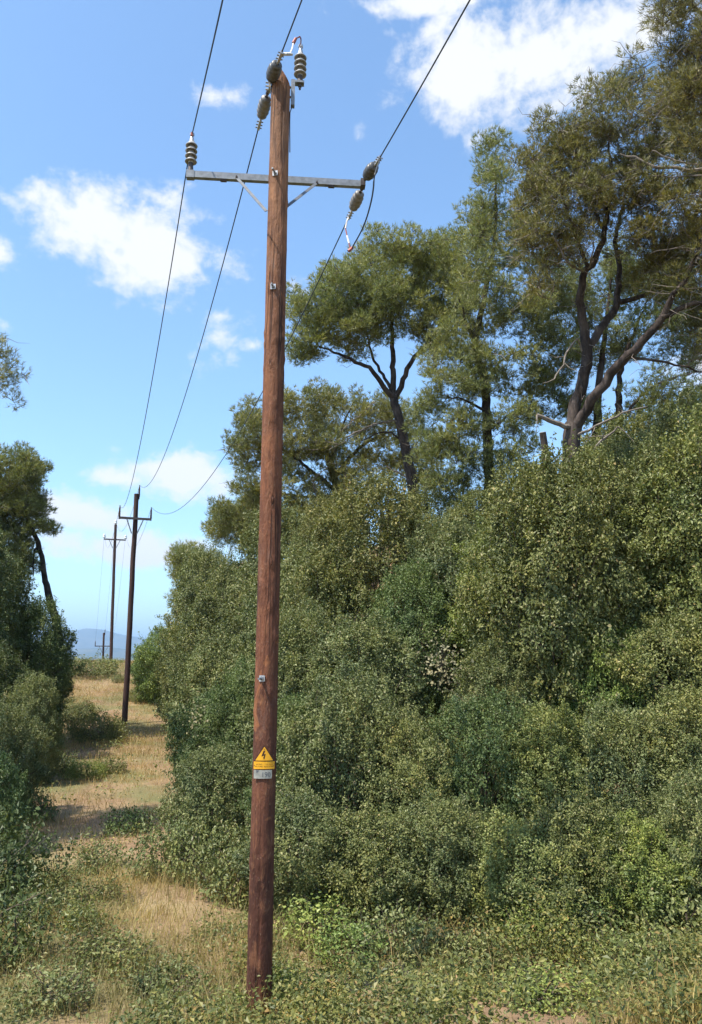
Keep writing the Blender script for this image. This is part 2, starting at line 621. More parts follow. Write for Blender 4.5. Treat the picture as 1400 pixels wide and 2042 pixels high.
def ridge_mesh(name, prof, Y, depth, seed):
    pxs = np.arange(-300, 1901, 6.0)
    tops = np.interp(pxs, [p[0] for p in prof], [p[1] for p in prof])
    rows = 14
    vs = []
    for r in range(rows):
        f = (r / (rows - 1)) * 2 - 1
        for px, py in zip(pxs, tops):
            top = at(px, py, Y)
            yy = Y + f * depth
            n = mnoise.fractal(Vector((top[0] * .0016, yy * .0016, seed)), 1.0, 2.0, 5)
            hh = (top[2] + 45) * (1 - abs(f) ** 1.25) * (1 + .30 * n * abs(f)) + n * 9
            vs.append((top[0] + n * 60 * abs(f), yy, -45 + hh))
    k = len(pxs)
    ii = np.arange(k * rows).reshape(rows, k)
    ff = np.stack([ii[:-1, :-1], ii[:-1, 1:], ii[1:, 1:], ii[1:, :-1]], -1).reshape(-1, 4)
    return mesh_np(name, np.array(vs), ff, True)


mt = tag(empty('mountains', (0, 0, 0)), 'hazy blue mountains on the horizon', 'mountains', kind='structure')
obj('ridge', ridge_mesh('ridge', ridge, 8600, 1500, 1.3), MAT['mountain'], mt)
obj('foothills', ridge_mesh('foothills', low, 5600, 900, 7.7), MAT['mountain'], mt)

# ------------------------------------------------------------------ foliage builders
rng = np.random.default_rng(11)


def rand_dirs(n, g=None):
    g = g or rng
    v = g.normal(size=(n, 3))
    return v / np.linalg.norm(v, axis=1, keepdims=True)


def leaf_mesh(name, P, N, size, aspect=.55, g=None, fold=.22):
    """one folded rhombic leaf per point, facing N"""
    g = g or rng
    n = len(P)
    t = np.cross(N, rand_dirs(n, g))
    t /= np.maximum(np.linalg.norm(t, axis=1, keepdims=True), 1e-6)
    b = np.cross(N, t)
    L = (size * np.clip(np.exp(g.normal(size=n) * .27), .5, 1.7))[:, None]
    w = L * aspect * .5
    v0 = P - t * L * .5
    v1 = P + b * w - t * L * .05 + N * L * fold * .5
    v2 = P + t * L * .5 - N * L * .10
    v3 = P - b * w - t * L * .05 + N * L * fold * .5
    verts = np.stack([v0, v1, v2, v3], 1).reshape(-1, 3)
    i = np.arange(n)[:, None] * 4
    faces = np.concatenate([i + np.array([[0, 1, 2]]), i + np.array([[0, 2, 3]])])
    return mesh_np(name, verts, faces)


def shrub_meshes(name, w, h, seed, leaves, leaf=.055, clusters=95, shoots=40, upright=0.0):
    """a leafy dome, base at the origin: an uneven skin of leaves, leafy sprays breaking out of it and leaves inside"""
    g = np.random.default_rng(seed)
    sw = (w / 2.6) ** .5

    def skin(th, hz, depth):
        prof = np.sqrt(np.clip(1 - (np.clip(hz - .35, 0, 1) / .67) ** 2, .0, 1)) * (.80 + .35 * np.clip(hz / .4, 0, 1)) * .87
        lo_ = np.array([mnoise.noise(Vector((math.cos(a) * w * .55 + seed, math.sin(a) * w * .55, z * h * .9))) for a, z in zip(th, hz)])
        mi_ = np.array([mnoise.noise(Vector((math.cos(a) * w * 1.5, math.sin(a) * w * 1.5 + seed, z * h * 2.6))) for a, z in zip(th, hz)])
        f = 1 + .38 * lo_ + .36 * mi_
        rad = np.clip(w / 2 * prof * f - depth, 0, None)
        zz = .04 * h + hz * h * .90 * (1 + .10 * lo_ + .05 * mi_)
        return np.stack([np.cos(th) * rad, np.sin(th) * rad, zz - depth * .35 * hz], 1), mi_

    ctr = np.array([0, 0, h * .42])
    n1, n2, n3 = int(leaves * .50), int(leaves * .38), int(leaves * .12)
    th, hz = g.uniform(0, 2 * math.pi, n1), 1 - g.uniform(0, 1, n1) ** .80
    P1, m1 = skin(th, hz, g.exponential(.09 * sw, n1))
    P1 += g.normal(size=P1.shape) * .05
    k = g.uniform(0, 1, n1) < np.clip(.78 + m1 * 2.0, .16, 1)
    P1 = P1[k]
    o1 = P1 - ctr
    o1 /= np.linalg.norm(o1, axis=1, keepdims=True)
    N1 = o1 * .45 + np.array([0, 0, .50]) + g.normal(size=P1.shape) * .55
    # sprays
    ks = clusters * 4
    th, hz = g.uniform(0, 2 * math.pi, ks), 1 - g.uniform(0, 1, ks) ** .75
    C, ms = skin(th, hz, g.uniform(.02, .22, ks) * sw)
    o = C - ctr
    o /= np.linalg.norm(o, axis=1, keepdims=True)
    sd = o * .8 + np.array([0, 0, .45]) + g.normal(size=o.shape) * .40
    sd /= np.linalg.norm(sd, axis=1, keepdims=True)
    sl = (.12 + .30 * g.uniform(0, 1, ks) ** 2.2) * sw * (1.1 + .5 * ms)
    si = g.integers(0, ks, n2)
    tt = g.uniform(0, 1, n2)
    P2_ = C[si] + sd[si] * (sl[si] * tt)[:, None] + g.normal(size=(n2, 3)) * (.062 * (1.15 - .7 * tt))[:, None]
    N2 = g.normal(size=(n2, 3)) * .6 + np.array([0, 0, .5]) + sd[si] * .35
    th, hz = g.uniform(0, 2 * math.pi, n3), g.uniform(0, 1, n3)
    P3_, _ = skin(th, hz, g.uniform(.2, .5, n3) * w / 2)
    N3 = g.normal(size=(n3, 3)) + np.array([0, 0, .5])
    P = np.vstack([P1, P2_, P3_]); N = np.vstack([N1, N2, N3])
    N /= np.linalg.norm(N, axis=1, keepdims=True)
    keep = P[:, 2] > .02
    fol = leaf_mesh(name + '_foliage', P[keep], N[keep], leaf, .58, g)
    mb = MB()
    for j in range(0, ks, 9):
        a0 = np.array([g.normal() * .10 * w / 2.6, g.normal() * .10 * w / 2.6, -.12])
        mid = C[j] * np.array([.35, .35, .55]) + g.normal(size=3) * .08
        pts = [a0, a0 * .5 + mid * .5 + g.normal(size=3) * .04, mid, mid * .4 + C[j] * .6 + g.normal(size=3) * .05, C[j]]
        mb.tube(pts, np.linspace(.024, .005, 5) * sw, 4, False)
    for j in range(0, ks, 2):
        mb.tube([C[j] - sd[j] * .1, C[j] + sd[j] * sl[j]], [.0045, .002], 3, False)
    st = mesh_np(name + '_stems', np.vstack(mb.v), [np.vstack(q) for q in mb.f.values()])
    fol.materials.append(MAT['leaf'])
    st.materials.append(MAT['stem'])
    return fol, st


SHRUB = {   # name: (width, height, foliage, stems)
}
for nm, w, h, seed, nl, lf, cl in (('round_a', 2.4, 2.1, 3, 50000, .050, 90), ('round_b', 2.4, 2.2, 5, 50000, .049, 85),
                                   ('broad_a', 2.8, 3.0, 8, 72000, .053, 130), ('broad_b', 2.8, 3.1, 12, 72000, .051, 125),
                                   ('tall_a', 2.8, 4.4, 15, 94000, .055, 165), ('tall_b', 2.7, 4.5, 19, 90000, .054, 150)):
    SHRUB[nm] = (w, h) + shrub_meshes(nm, w, h, seed, nl, lf, cl, 55)
SHRUB['tuft_a'] = (.7, .45) + shrub_meshes('tuft_a', .7, .45, 31, 2200, .040, 26, 16)
SHRUB['low_a'] = (1.9, .80) + shrub_meshes('low_a', 1.9, .80, 41, 9000, .050, 40, 16)
SHRUB['low_b'] = (1.8, .65) + shrub_meshes('low_b', 1.8, .65, 43, 8000, .050, 34, 16)
SHRUB['tuft_b'] = (.8, .40) + shrub_meshes('tuft_b', .8, .40, 37, 2200, .040, 24, 18)

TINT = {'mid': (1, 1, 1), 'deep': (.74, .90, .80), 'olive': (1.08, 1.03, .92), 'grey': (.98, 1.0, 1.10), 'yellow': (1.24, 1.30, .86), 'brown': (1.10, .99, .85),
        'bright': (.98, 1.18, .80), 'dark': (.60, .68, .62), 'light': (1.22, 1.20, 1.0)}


def shrub(px, top_py, Y, wpx, tint, label, group, name='shrub', cat='shrub', base=None, sink=0.0):
    top = at(px, top_py, Y)
    if base is None:
        b = np.array([top[0], Y, tz(top[0], Y) - .05 - sink])
    else:
        b = np.array(base)
    h = max(top[2] - b[2], .2)
    w = wpx * mpp(top)
    kinds = ('tuft_a', 'tuft_b') if (h < .7 and w < 1.0) else ('low_a', 'low_b', 'round_a') if h < 1.1 else ('round_a', 'round_b', 'broad_a', 'broad_b', 'tall_a', 'tall_b')
    asp = h / w
    best = sorted(kinds, key=lambda q: abs(math.log(SHRUB[q][1] / SHRUB[q][0]) - math.log(asp)) + .45 * abs(math.log(SHRUB[q][1] / h)) + .12 * rnd.random())
    q = SHRUB[best[0] if rnd.random() < .65 else best[1]]
    sz = h / (q[1] * .92)
    sw_ = min(max(w / q[0], sz / 1.35), sz * 2.2)
    e = empty(name, b, rnd.uniform(0, 6.28))
    e.scale = (sw_, sw_, sz)
    f = obj('foliage', q[2], None, e)
    f['kind'] = 'stuff'
    obj('stems', q[3], None, e)['kind'] = 'stuff'
    tn = TINT[tint]
    j = rnd.uniform(.92, 1.08)
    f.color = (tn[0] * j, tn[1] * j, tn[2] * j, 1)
    tag(e, label, cat, group)
    return e


def needle_mesh(name, P, D, length, width, per, g, spread=.85):
    """tufts: per thin needles from each point P fanning about D"""
    n = len(P)
    i = np.repeat(np.arange(n), per)
    d = D[i] + rand_dirs(len(i), g) * spread
    d /= np.linalg.norm(d, axis=1, keepdims=True)
    L = (length * g.uniform(.7, 1.25, len(i)))[:, None]
    s = np.cross(d, rand_dirs(len(i), g))
    s /= np.maximum(np.linalg.norm(s, axis=1, keepdims=True), 1e-6)
    W = width * g.uniform(.7, 1.3, len(i))[:, None]
    b = P[i] + g.normal(size=(len(i), 3)) * length * .12
    v = np.stack([b - s * W * .5, b + s * W * .5, b + d * L], 1).reshape(-1, 3)
    f = np.arange(len(i) * 3).reshape(-1, 3)
    return mesh_np(name, v, f)


def resample(pts, step):
    pts = np.asarray(pts, float)
    out_ = [pts[0]]
    for a, b in zip(pts[:-1], pts[1:]):
        k = max(1, int(np.linalg.norm(b[:3] - a[:3]) / step))
        for q in range(1, k + 1):
            out_.append(a + (b - a) * q / k)
    return np.array(out_)


def smooth_line(pts, step=.15, wob=.02, g=None):
    """polyline of (x,y,z,r) to a softly curved one"""
    g = g or rng
    pts = np.asarray(pts, float)
    n = len(pts)
    res = []
    for i in range(n - 1):
        p0, p1, p2, p3 = pts[max(i - 1, 0)], pts[i], pts[i + 1], pts[min(i + 2, n - 1)]
        k = max(2, int(np.linalg.norm(p2[:3] - p1[:3]) / step))
        for q in range(k):
            s = q / k
            res.append(.5 * ((2 * p1) + (-p0 + p2) * s + (2 * p0 - 5 * p1 + 4 * p2 - p3) * s * s + (-p0 + 3 * p1 - 3 * p2 + p3) * s ** 3))
    res.append(pts[-1])
    res = np.array(res)
    res[1:-1, :3] += g.normal(size=(len(res) - 2, 3)) * wob
    res[:, 3] = np.clip(res[:, 3], .004, None)
    return res


def pine(label, group, trunk, limbs, blobs, seed, tint=(1, 1, 1), clusters=300, rc=(.28, .50), tufts=42, per=8, nl=.135, nw=.0105, dead=(), twig_share=.0, name='pine_tree', base=None, bare=0, cuts=()):
    """trunk and limbs: lists of (px,py,Y,radius_m); blobs: (px,py,rx_px,ry_px,Y,depth_m) crown volumes; dead: bare branches like limbs"""
    g = np.random.default_rng(seed)

    def w3(l): return np.array([np.append(at(a, b, c_), r) for a, b, c_, r in l])
    T = w3(trunk)
    if base is not None:
        T = np.vstack([np.append(base, T[0][3] * 1.15), T])
    else:
        b0 = T[0].copy()
        b0[2] = tz(b0[0], b0[1]) - .1
        b0[3] *= 1.15
        T = np.vstack([b0, T])
    foot = T[0][:3].copy()
    root = empty(name, foot)
    tag(root, label, 'tree', group)
    TS = smooth_line(T, .18, .012, g)
    mb = MB()
    mb.tube(TS[:, :3], TS[:, 3], 10)
    lines = [TS]
    for l in limbs:
        L = smooth_line(w3(l), .15, .02, g)
        mb.tube(L[:, :3], L[:, 3], 8)
        lines.append(L)
    mb.build('trunk', MAT['bark'], root, True, foot)
    # cluster centres in the crown volumes
    vols = np.array([b_[2] * b_[3] for b_ in blobs], float)
    cnt = np.maximum((vols / vols.sum() * clusters).astype(int), 3)
    C = []
    for b_, k in zip(blobs, cnt):
        c0 = at(b_[0], b_[1], b_[4])
        m = mpp(c0)
        d = rand_dirs(k, g) * (g.uniform(0, 1, k) ** .38)[:, None]
        C.append(c0 + d * np.array([b_[2] * m, b_[5], b_[3] * m]))
    C = np.vstack(C)
    nodes = np.vstack([l[len(l) // (3 if i == 0 else 5):, :4] for i, l in enumerate(lines)])
    dmin = np.array([np.min(np.linalg.norm(nodes[:, :3] - c_, axis=1)) for c_ in C])
    order = np.argsort(dmin)
    mb = MB()
    nb = nodes
    buf = [nb]
    for oi in order:
        c_ = C[oi]
        alln = nb
        dd = np.linalg.norm(alln[:, :3] - c_, axis=1) + .35 * np.clip(alln[:, 2] - c_[2], 0, None)
        j = int(np.argmin(dd))
        p0 = alln[j]
        L = np.linalg.norm(c_ - p0[:3])
        r0 = min(p0[3] * .7, .007 + .010 * L)
        k = max(3, int(L / .18) + 2)
        s = np.linspace(0, 1, k)[:, None]
        pts = p0[:3] + (c_ - p0[:3]) * s
        pts += np.sin(s * math.pi) * g.normal(size=3) * .08 * L
        pts[1:-1] += g.normal(size=(k - 2, 3)) * .025
        rr = r0 + (.004 - r0) * s[:, 0]
        mb.tube(pts, rr, 4 if r0 < .02 else 6, False)
        nb = np.vstack([nb, np.hstack([pts[1:], rr[1:, None]])])
    # fine twigs inside each cluster
    RC = g.uniform(rc[0], rc[1], len(C))
    for c_, r in zip(C, RC):
        for q in range(5):
            d = rand_dirs(1, g)[0]
            d[2] = abs(d[2]) * .8
            mb.tube([c_, c_ + d * r * .5 + g.normal(size=3) * .03, c_ + d * r * .95], [.005, .004, .002], 3, False)
    mb.build('branches', MAT['bark'], root, False, foot)['kind'] = 'stuff'
    # needles
    cn = (tufts * (RC / np.mean(RC)) ** 2).astype(int)
    ci = np.repeat(np.arange(len(C)), cn)
    d = rand_dirs(len(ci), g)
    d[:, 2] = d[:, 2] * .75 + .12
    P = C[ci] + d * (RC[ci] * g.uniform(.25, 1, len(ci)) ** .6)[:, None]
    D = d * .8 + np.array([0, 0, .55])
    me = needle_mesh('crown', P - foot, D, nl, nw, per, g)
    cr = obj('crown', me, MAT['needle'], root)
    cr.color = (*tint, 1)
    cr['kind'] = 'stuff'
    if dead or bare:
        for l in dead:
            L = smooth_line(w3(l), .12, .015, g)
            mb = MB()
            mb.tube(L[:, :3], L[:, 3], 6)
            for q in range(3 if len(L) > 8 else 1):
                j = g.integers(2, len(L))
                dd = rand_dirs(1, g)[0]
                mb.tube([L[j, :3], L[j, :3] + dd * .18, L[j, :3] + dd * .38 + g.normal(size=3) * .06], [L[j, 3] * .6, .006, .003], 4, False)
            mb.build('dead_branch', MAT['dead'], root, False, foot)
        if bare:
            mb = MB()
            for j in g.integers(0, len(nb), bare):
                dd = rand_dirs(1, g)[0]
                dd[2] = dd[2] * .5 - .15
                ln = g.uniform(.3, .9)
                p = nb[j, :3]
                mb.tube([p, p + dd * ln * .4 + g.normal(size=3) * .04, p + dd * ln * .75 + g.normal(size=3) * .06, p + dd * ln], [.007, .006, .004, .002], 3, False)
            mb.build('bare_twigs', MAT['dead'], root, False, foot)['kind'] = 'stuff'
    for (a, b_) in cuts:      # sawn-off stub: two (px,py,Y,r)
        A, B_ = w3([a, b_])
        mb = MB()
        mb.tube([A[:3], (A[:3] * .5 + B_[:3] * .5), B_[:3]], [A[3] * 1.1, A[3], B_[3]], 10)
        st = mb.build('cut_limb', MAT['bark'], root, False, foot)
        ax = unit(B_[:3] - A[:3])
        mb = MB()
        mb.lathe([(0.0001, .004), (B_[3] * .93, .004), (B_[3] * .93, -.01)], B_[:3], ax, 12)
        mb.build('cut_face', MAT['cut'], st, False, foot)
    return root

# ------------------------------------------------------------------ the near pole
B0 = BASE.copy()
UP = np.array([0, 0, 1.0])
FC = unit([EYE[0] - B0[0], EYE[1] - B0[1], 0])          # towards the viewer
RT = np.array([-FC[1], FC[0], 0])                       # to the right as seen from there
TOPZ = float(at(563, 153, B0[1])[2])


def pole_r(z): return .109 - .0072 * z / 9.4 + .006 * math.exp(-z / .5)


pole = tag(empty('utility_pole', B0), 'tall reddish-brown wooden utility pole in front, carrying the yellow triangle sign', 'pole', 'wooden poles of the power line')
knots = [(rnd.uniform(.2, 9.2), rnd.uniform(-1.5, 1.5), rnd.uniform(.6, 1.5)) for _ in range(46)] + [(3.95, .35, 2.2), (3.25, .85, 2.2), (4.55, .25, 1.8), (2.05, 1.2, 1.4), (6.2, .1, 1.6), (2.75, .4, 1.8)]
NR, NS = 250, 64
vs = []
for i in range(NR):
    z = -.35 + (TOPZ + .35) * i / (NR - 1)
    for j in range(NS):
        a = j / NS * 2 * math.pi                         # 0 = facing the viewer, + to the right
        aw = (a + math.pi) % (2 * math.pi) - math.pi
        r = pole_r(max(z, 0))
        r *= 1 + .020 * mnoise.noise(Vector((math.cos(a) * 1.2, math.sin(a) * 1.2, z * .9))) + .016 * mnoise.noise(Vector((math.cos(a) * 4, math.sin(a) * 4, z * 3.5 + 7)))
        for kz, ka, ks in knots:
            if abs(z - kz) < .14:
                d2 = ((z - kz) / .035) ** 2 + ((aw - ka) * .109 / .022) ** 2
                r += .0085 * ks * math.exp(-d2 * .5) - .005 * ks * math.exp(-(((z - kz + .05) / .03) ** 2 + ((aw - ka) * .109 / .022) ** 2) * .5)
        # drying cracks running down the front
        for ca, z0, z1, dp in ((-.12, .0, 1.9, .010), (-.15, 2.3, 4.3, .009), (.55, 4.2, 6.4, .006), (-.6, 5.4, 8.2, .005), (.2, 8.3, 9.3, .008)):
            if z0 < z < z1:
                cc = ca + .10 * mnoise.noise(Vector((z * 1.1, ca * 9, 0)))
                r -= dp * math.exp(-((aw - cc) * .109 / .006) ** 2) * min(1, (z - z0) * 4, (z1 - z) * 4)
        xr = r * math.sin(a)
        zz = min(z, TOPZ - max(0, xr - .01) * 1.35 - max(0, -xr - .01) * .55)
        p = FC * r * math.cos(a) + RT * xr + UP * zz
        vs.append(p)
nv = len(vs)
vs.append(UP * (TOPZ + .003) + RT * .01)
ii = np.arange(NR * NS).reshape(NR, NS)
kk = np.roll(ii, -1, 1)
fq = np.stack([ii[:-1], kk[:-1], kk[1:], ii[1:]], -1).reshape(-1, 4)
ft = np.stack([ii[-1], kk[-1], np.full(NS, nv)], -1)
pm = obj('pole_shaft', mesh_np('pole_shaft', np.array(vs), [fq, ft], True), MAT['pole'], pole)


def arm_offset(zc):
    a, b = at_z(374, 346, zc), at_z(727, 366, zc)
    d = unit(b - a)
    n = np.array([-d[1], d[0], 0])
    return float(np.dot(a - (B0 + UP * zc), n))


lo, hi = 8.0, 8.6
for _ in range(40):
    md = (lo + hi) / 2
    if arm_offset(md) < .135: hi = md
    else: lo = md
ZC = md
EL, ER = at_z(374, 346, ZC), at_z(727, 366, ZC)
AD = unit(ER - EL)
AB = np.array([-AD[1], AD[0], 0])                       # away from the viewer
AL = np.linalg.norm(ER - EL)
AC = (EL + ER) / 2


def bld(mb, name, mat, parent=pole, smooth_=False):
    return mb.build(name, MAT[mat], parent, smooth_, B0)


mb = MB()
mb.box(AC, AD, AB, UP, AL / 2, .004, .040)
mb.box(AC + AB * .028 + UP * .037, AD, AB, UP, AL / 2 - .001, .0238, .003)
mb.box(AC + AB * .028 - UP * .037, AD, AB, UP, AL / 2 - .001, .0238, .003)
arm = bld(mb, 'crossarm', 'steel')
for f in (.20, .81):
    mb = MB()
    c_ = EL + AD * AL * f - UP * .049 + AB * .025
    mb.box(c_, AD, AB, UP, .036, .02, .009)
    bld(mb, 'arm_clip', 'darksteel', arm)
for px, py, px2, py2 in ((472, 354, 530, 420), (632, 365, 569, 414)):
    ya = (EL + AD * np.dot(at(px, py, AC[1]) - EL, AD))[1] - .012
    a = at(px, py, ya)
    b = at(px2, py2, B0[1] + .02)
    d = unit(b - a)
    n = unit(np.cross(d, AB))
    nb_ = np.cross(n, d)
    mb = MB()
    mb.box((a + b) / 2, d, n, nb_, np.linalg.norm(b - a) / 2 + .02, .016, .003)
    br = bld(mb, 'brace', 'dullsteel')
    mb = MB()
    mb.lathe([(.0001, .03), (.011, .03), (.011, .0), (.017, .0), (.017, -.012)], a - AB * .004, -AB, 8)
    bld(mb, 'brace_bolt', 'darksteel', br)


def pole_bolt(px, py, length=.075):
    # point on the pole's front surface under the pixel
    d = raydir(px, py)
    best = None
    for k in np.linspace(6.9, 7.8, 400):
        p = EYE + d * k / d[1]
        rr = math.hypot(p[0] - B0[0], p[1] - B0[1])
        if rr < pole_r(p[2]) + .002:
            best = p
            break
    n = unit([best[0] - B0[0], best[1] - B0[1], 0])
    s = np.array([-n[1], n[0], 0])
    e = empty('through_bolt', (0, 0, 0), 0, pole)
    mb = MB()
    mb.box(best + n * .004, s, n, UP, .027, .005, .027)
    bld(mb, 'square_washer', 'clamp', e)
    mb = MB()
    mb.lathe([(.0001, length), (.010, length), (.010, .02), (.019, .02), (.019, .008), (.019, .0)], best + n * .006, n, 8)
    bld(mb, 'bolt', 'steel', e)
    return e


pole_bolt(549, 346, .09)
pole_bolt(545, 572, .07)
pole_bolt(523, 1353, .085)


def shed_insulator(name, foot, axis, parent, sheds=4, r=.070, pitch=.069, neck=.11, mat='insul', capmat='clamp', label=None, k=1.0):
    """post insulator: metal base, ribbed body with one mesh per shed, metal cap"""
    e = empty(name, (0, 0, 0), 0, parent)
    axis = unit(axis)
    foot = np.asarray(foot)
    mb = MB()
    mb.lathe([(.0001, -.09 * k), (.012 * k, -.09 * k), (.012 * k, -.06 * k), (.020 * k, -.058 * k), (.020 * k, -.035 * k), (.012 * k, -.033 * k), (.012 * k, 0), (.034 * k, 0), (.030 * k, .05 * k), (.027 * k, neck * k), (.0001, neck * k)], foot, axis, 14)
    bld(mb, 'base_fitting', 'darksteel', e, False)
    mb = MB()
    top = (neck + pitch * sheds) * k
    mb.lathe([(.030 * k, neck * k - .01), (.032 * k, neck * k), (.032 * k, top), (.022 * k, top + .005)], foot, axis, 18)
    bld(mb, 'core', mat, e, True)
    for q in range(sheds):
        h0 = (neck + pitch * (q + .38)) * k
        rr = r * k
        mb = MB()
        mb.lathe([(.031 * k, h0 - .004 * k), (rr * .72, h0 - .012 * k), (rr * .97, h0 - .020 * k), (rr, h0 - .014 * k), (rr * .95, h0 - .006 * k), (rr * .62, h0 + .018 * k), (.031 * k, h0 + .034 * k)], foot, axis, 24)
        bld(mb, 'shed', mat, e, True)
    mb = MB()
    mb.lathe([(.031 * k, top - .004), (.027 * k, top + .02 * k), (.020 * k, top + .05 * k), (.020 * k, top + .075 * k), (.026 * k, top + .078 * k), (.026 * k, top + .105 * k), (.0001, top + .107 * k)], foot, axis, 14)
    bld(mb, 'cap', capmat, e, False)
    return e, foot + axis * (top + .10 * k)


insL, capL = shed_insulator('post_insulator', EL + AD * .028 + AB * .028 + UP * .052, UP, pole)
mb = MB()
mb.box(EL + AD * .03 + AB * .026 - UP * .0, AD, AB, UP, .045, .035, .0475)
bld(mb, 'arm_end_block', 'steel', arm)
mb = MB()
mb.box(capL - UP * .02 - AB * .026, AD, AB, UP, .012, .008, .022)
bld(mb, 'wire_tie', 'rust', insL)

# bracket and insulator at the pole top
zb = 9.34
HB = at(596, 166, B0[1] + .10)
mb = MB()
bc = at(584, 187, B0[1] + .03)
bh = 46 / 2 * mpp(bc) / .80
mb.box(bc, RT, FC, UP, .021, .030, bh)
mb.box(HB, RT, FC, UP, .058, .035, .012)
bracket = bld(mb, 'insulator_bracket', 'steel')
mb = MB()
c0 = B0 + UP * (bc[2] - .05)
mb.tube([c0 + RT * .07, bc - UP * .05], .012, 8)
bld(mb, 'bracket_bolt', 'darksteel', bracket)
mb = MB()
mb.tube([c0 + RT * .07 + UP * .12, bc + UP * .07], .012, 8)
bld(mb, 'bracket_bolt', 'darksteel', bracket)
insT, capT = shed_insulator('post_insulator', HB + UP * .013 + RT * .012, UP, pole, neck=.085)
# earth lead stapled down the right-hand side
mb = MB()
pts = [bc - UP * bh * .9]
for z in np.arange(bc[2] - bh - .1, ZC - .35, -.12):
    pts.append(B0 + UP * z + RT * (pole_r(z) + .008 + .004 * math.sin(z * 7)) + FC * .02)
mb.tube(np.array(pts), .0055, 5)
bld(mb, 'earth_lead', 'darksteel')


def strain_insulator(start, direction, mat, length=.27, r=.075, parent=pole, name='strain_insulator', link=.07):
    """ribbed tension insulator with clevis and clamp, returns the point where the wire begins"""
    e = empty(name, (0, 0, 0), 0, parent)
    d = unit(direction)
    start = np.asarray(start)
    mb = MB()
    mb.tube([start - d * .02, start + d * link], .011, 8)
    mb.lathe([(.0001, 0), (.02, .0), (.02, .03), (.0001, .03)], start, d, 10)
    bld(mb, 'clevis', 'darksteel', e)
    s0 = start + d * link
    prof = [(.02, 0)]
    n = 5
    for q in range(n):
        h0 = length * (q + .15) / n
        rq = r * (.80, .97, 1.0, .97, .80)[q]
        prof += [(rq * .80, h0), (rq, h0 + length / n * .25), (rq, h0 + length / n * .5), (rq * .82, h0 + length / n * .8)]
    prof += [(.02, length)]
    mb = MB()
    mb.lathe(prof, s0, d, 22)
    bld(mb, 'ribbed_body', mat, e, True)
    s1 = s0 + d * length
    side = unit(np.cross(d, UP))
    mb = MB()
    mb.tube([s1 - d * .01, s1 + d * .05], .013, 8)
    mb.box(s1 + d * .11, d, side, np.cross(side, d), .065, .014, .020)
    bld(mb, 'wire_clamp', 'clamp', e)
    for q in (.07, .115, .155):
        mb = MB()
        mb.tube([s1 + d * q - side * .036, s1 + d * q + side * .036], .0075, 6)
        bld(mb, 'clamp_bolt', 'steel', e)
    return e, s1 + d * .16


# tension insulators at the right-hand arm end
mb = MB()
mb.box(ER - AD * .02 + AB * .01, AD, AB, UP, .028, .05, .045)
bld(mb, 'arm_end_block', 'darksteel', arm)
W2 = {'L': at(239, 1018, 30.8), 'C': at(275, 970, 31.0), 'R': at(301, 1021, 31.2)}


def span_tangent(a, b, sag):
    d = np.asarray(b) - np.asarray(a)
    d[2] -= 4 * sag
    return unit(d)


back_R = unit([.262, -.955, -.14])
back_C = unit([.215, -.93, -.30])
_, RfW = strain_insulator(ER - AB * .05 + UP * .02 - AD * .0, unit(back_R + UP * .12 + RT * .10), 'insuld', .24, .074, link=.05)
dR = span_tangent(ER, W2['R'], 1.5)
_, RbW = strain_insulator(ER + AB * .06 - UP * .02 - AD * .02, dR, 'insulm', .27, .072)
# tension insulators at the pole top, hung on a band round the left of the top
tb = at(538, 172, B0[1] - .02)
mb = MB()
mb.box(tb, RT, FC, UP, .012, .05, .05)
for q in (-.03, .0, .03):
    mb.tube([tb + UP * q * 1.4 - RT * .045, tb + UP * q * 1.4 + RT * .09], .009, 6)
band = bld(mb, 'top_band', 'clamp')
_, CfW = strain_insulator(tb + UP * .03 + FC * .03, unit(back_C + UP * .30 + RT * .15), 'insuld', .24, .074, link=.04)
dC = span_tangent(tb, W2['C'], 1.4)
_, CbW = strain_insulator(tb - UP * .02 - FC * .06 - RT * .02, dC, 'insulm', .27, .070)

# jumper leads
J0 = at(578, 108, CfW[1]); J1 = at(585, 86, CfW[1] + .1)
mb = MB()
mb.tube([CfW - unit(back_C) * .03, J0], .016, 8)
mb.tube([J0 - RT * .03, J0 + RT * .03], .013, 8)
jl = bld(mb, 'jumper_connector', 'clamp')
mb = MB(); mb.tube(np.array([J0, (J0 + J1) / 2 + RT * .006, J1]), .0075, 6)
bld(mb, 'white_lead', 'whitewire', jl)
J2 = at(590, 77, CfW[1] + .12); J3 = at(598, 73, CfW[1] + .18); J4 = at(600, 77, CfW[1] + .2); J5 = capT - RT * .015
mb = MB()
mb.tube([J1, J1 + (J2 - J1) * .55], .017, 8); mb.tube([J1 + (J2 - J1) * .6, J2], .015, 8)
bld(mb, 'lead_joint', 'rust', jl)
mb = MB(); mb.tube(np.array([J2, J3, J4, J4 * .4 + J5 * .6 + RT * .01, J5]), .0075, 6)
bld(mb, 'copper_lead', 'rust', jl)
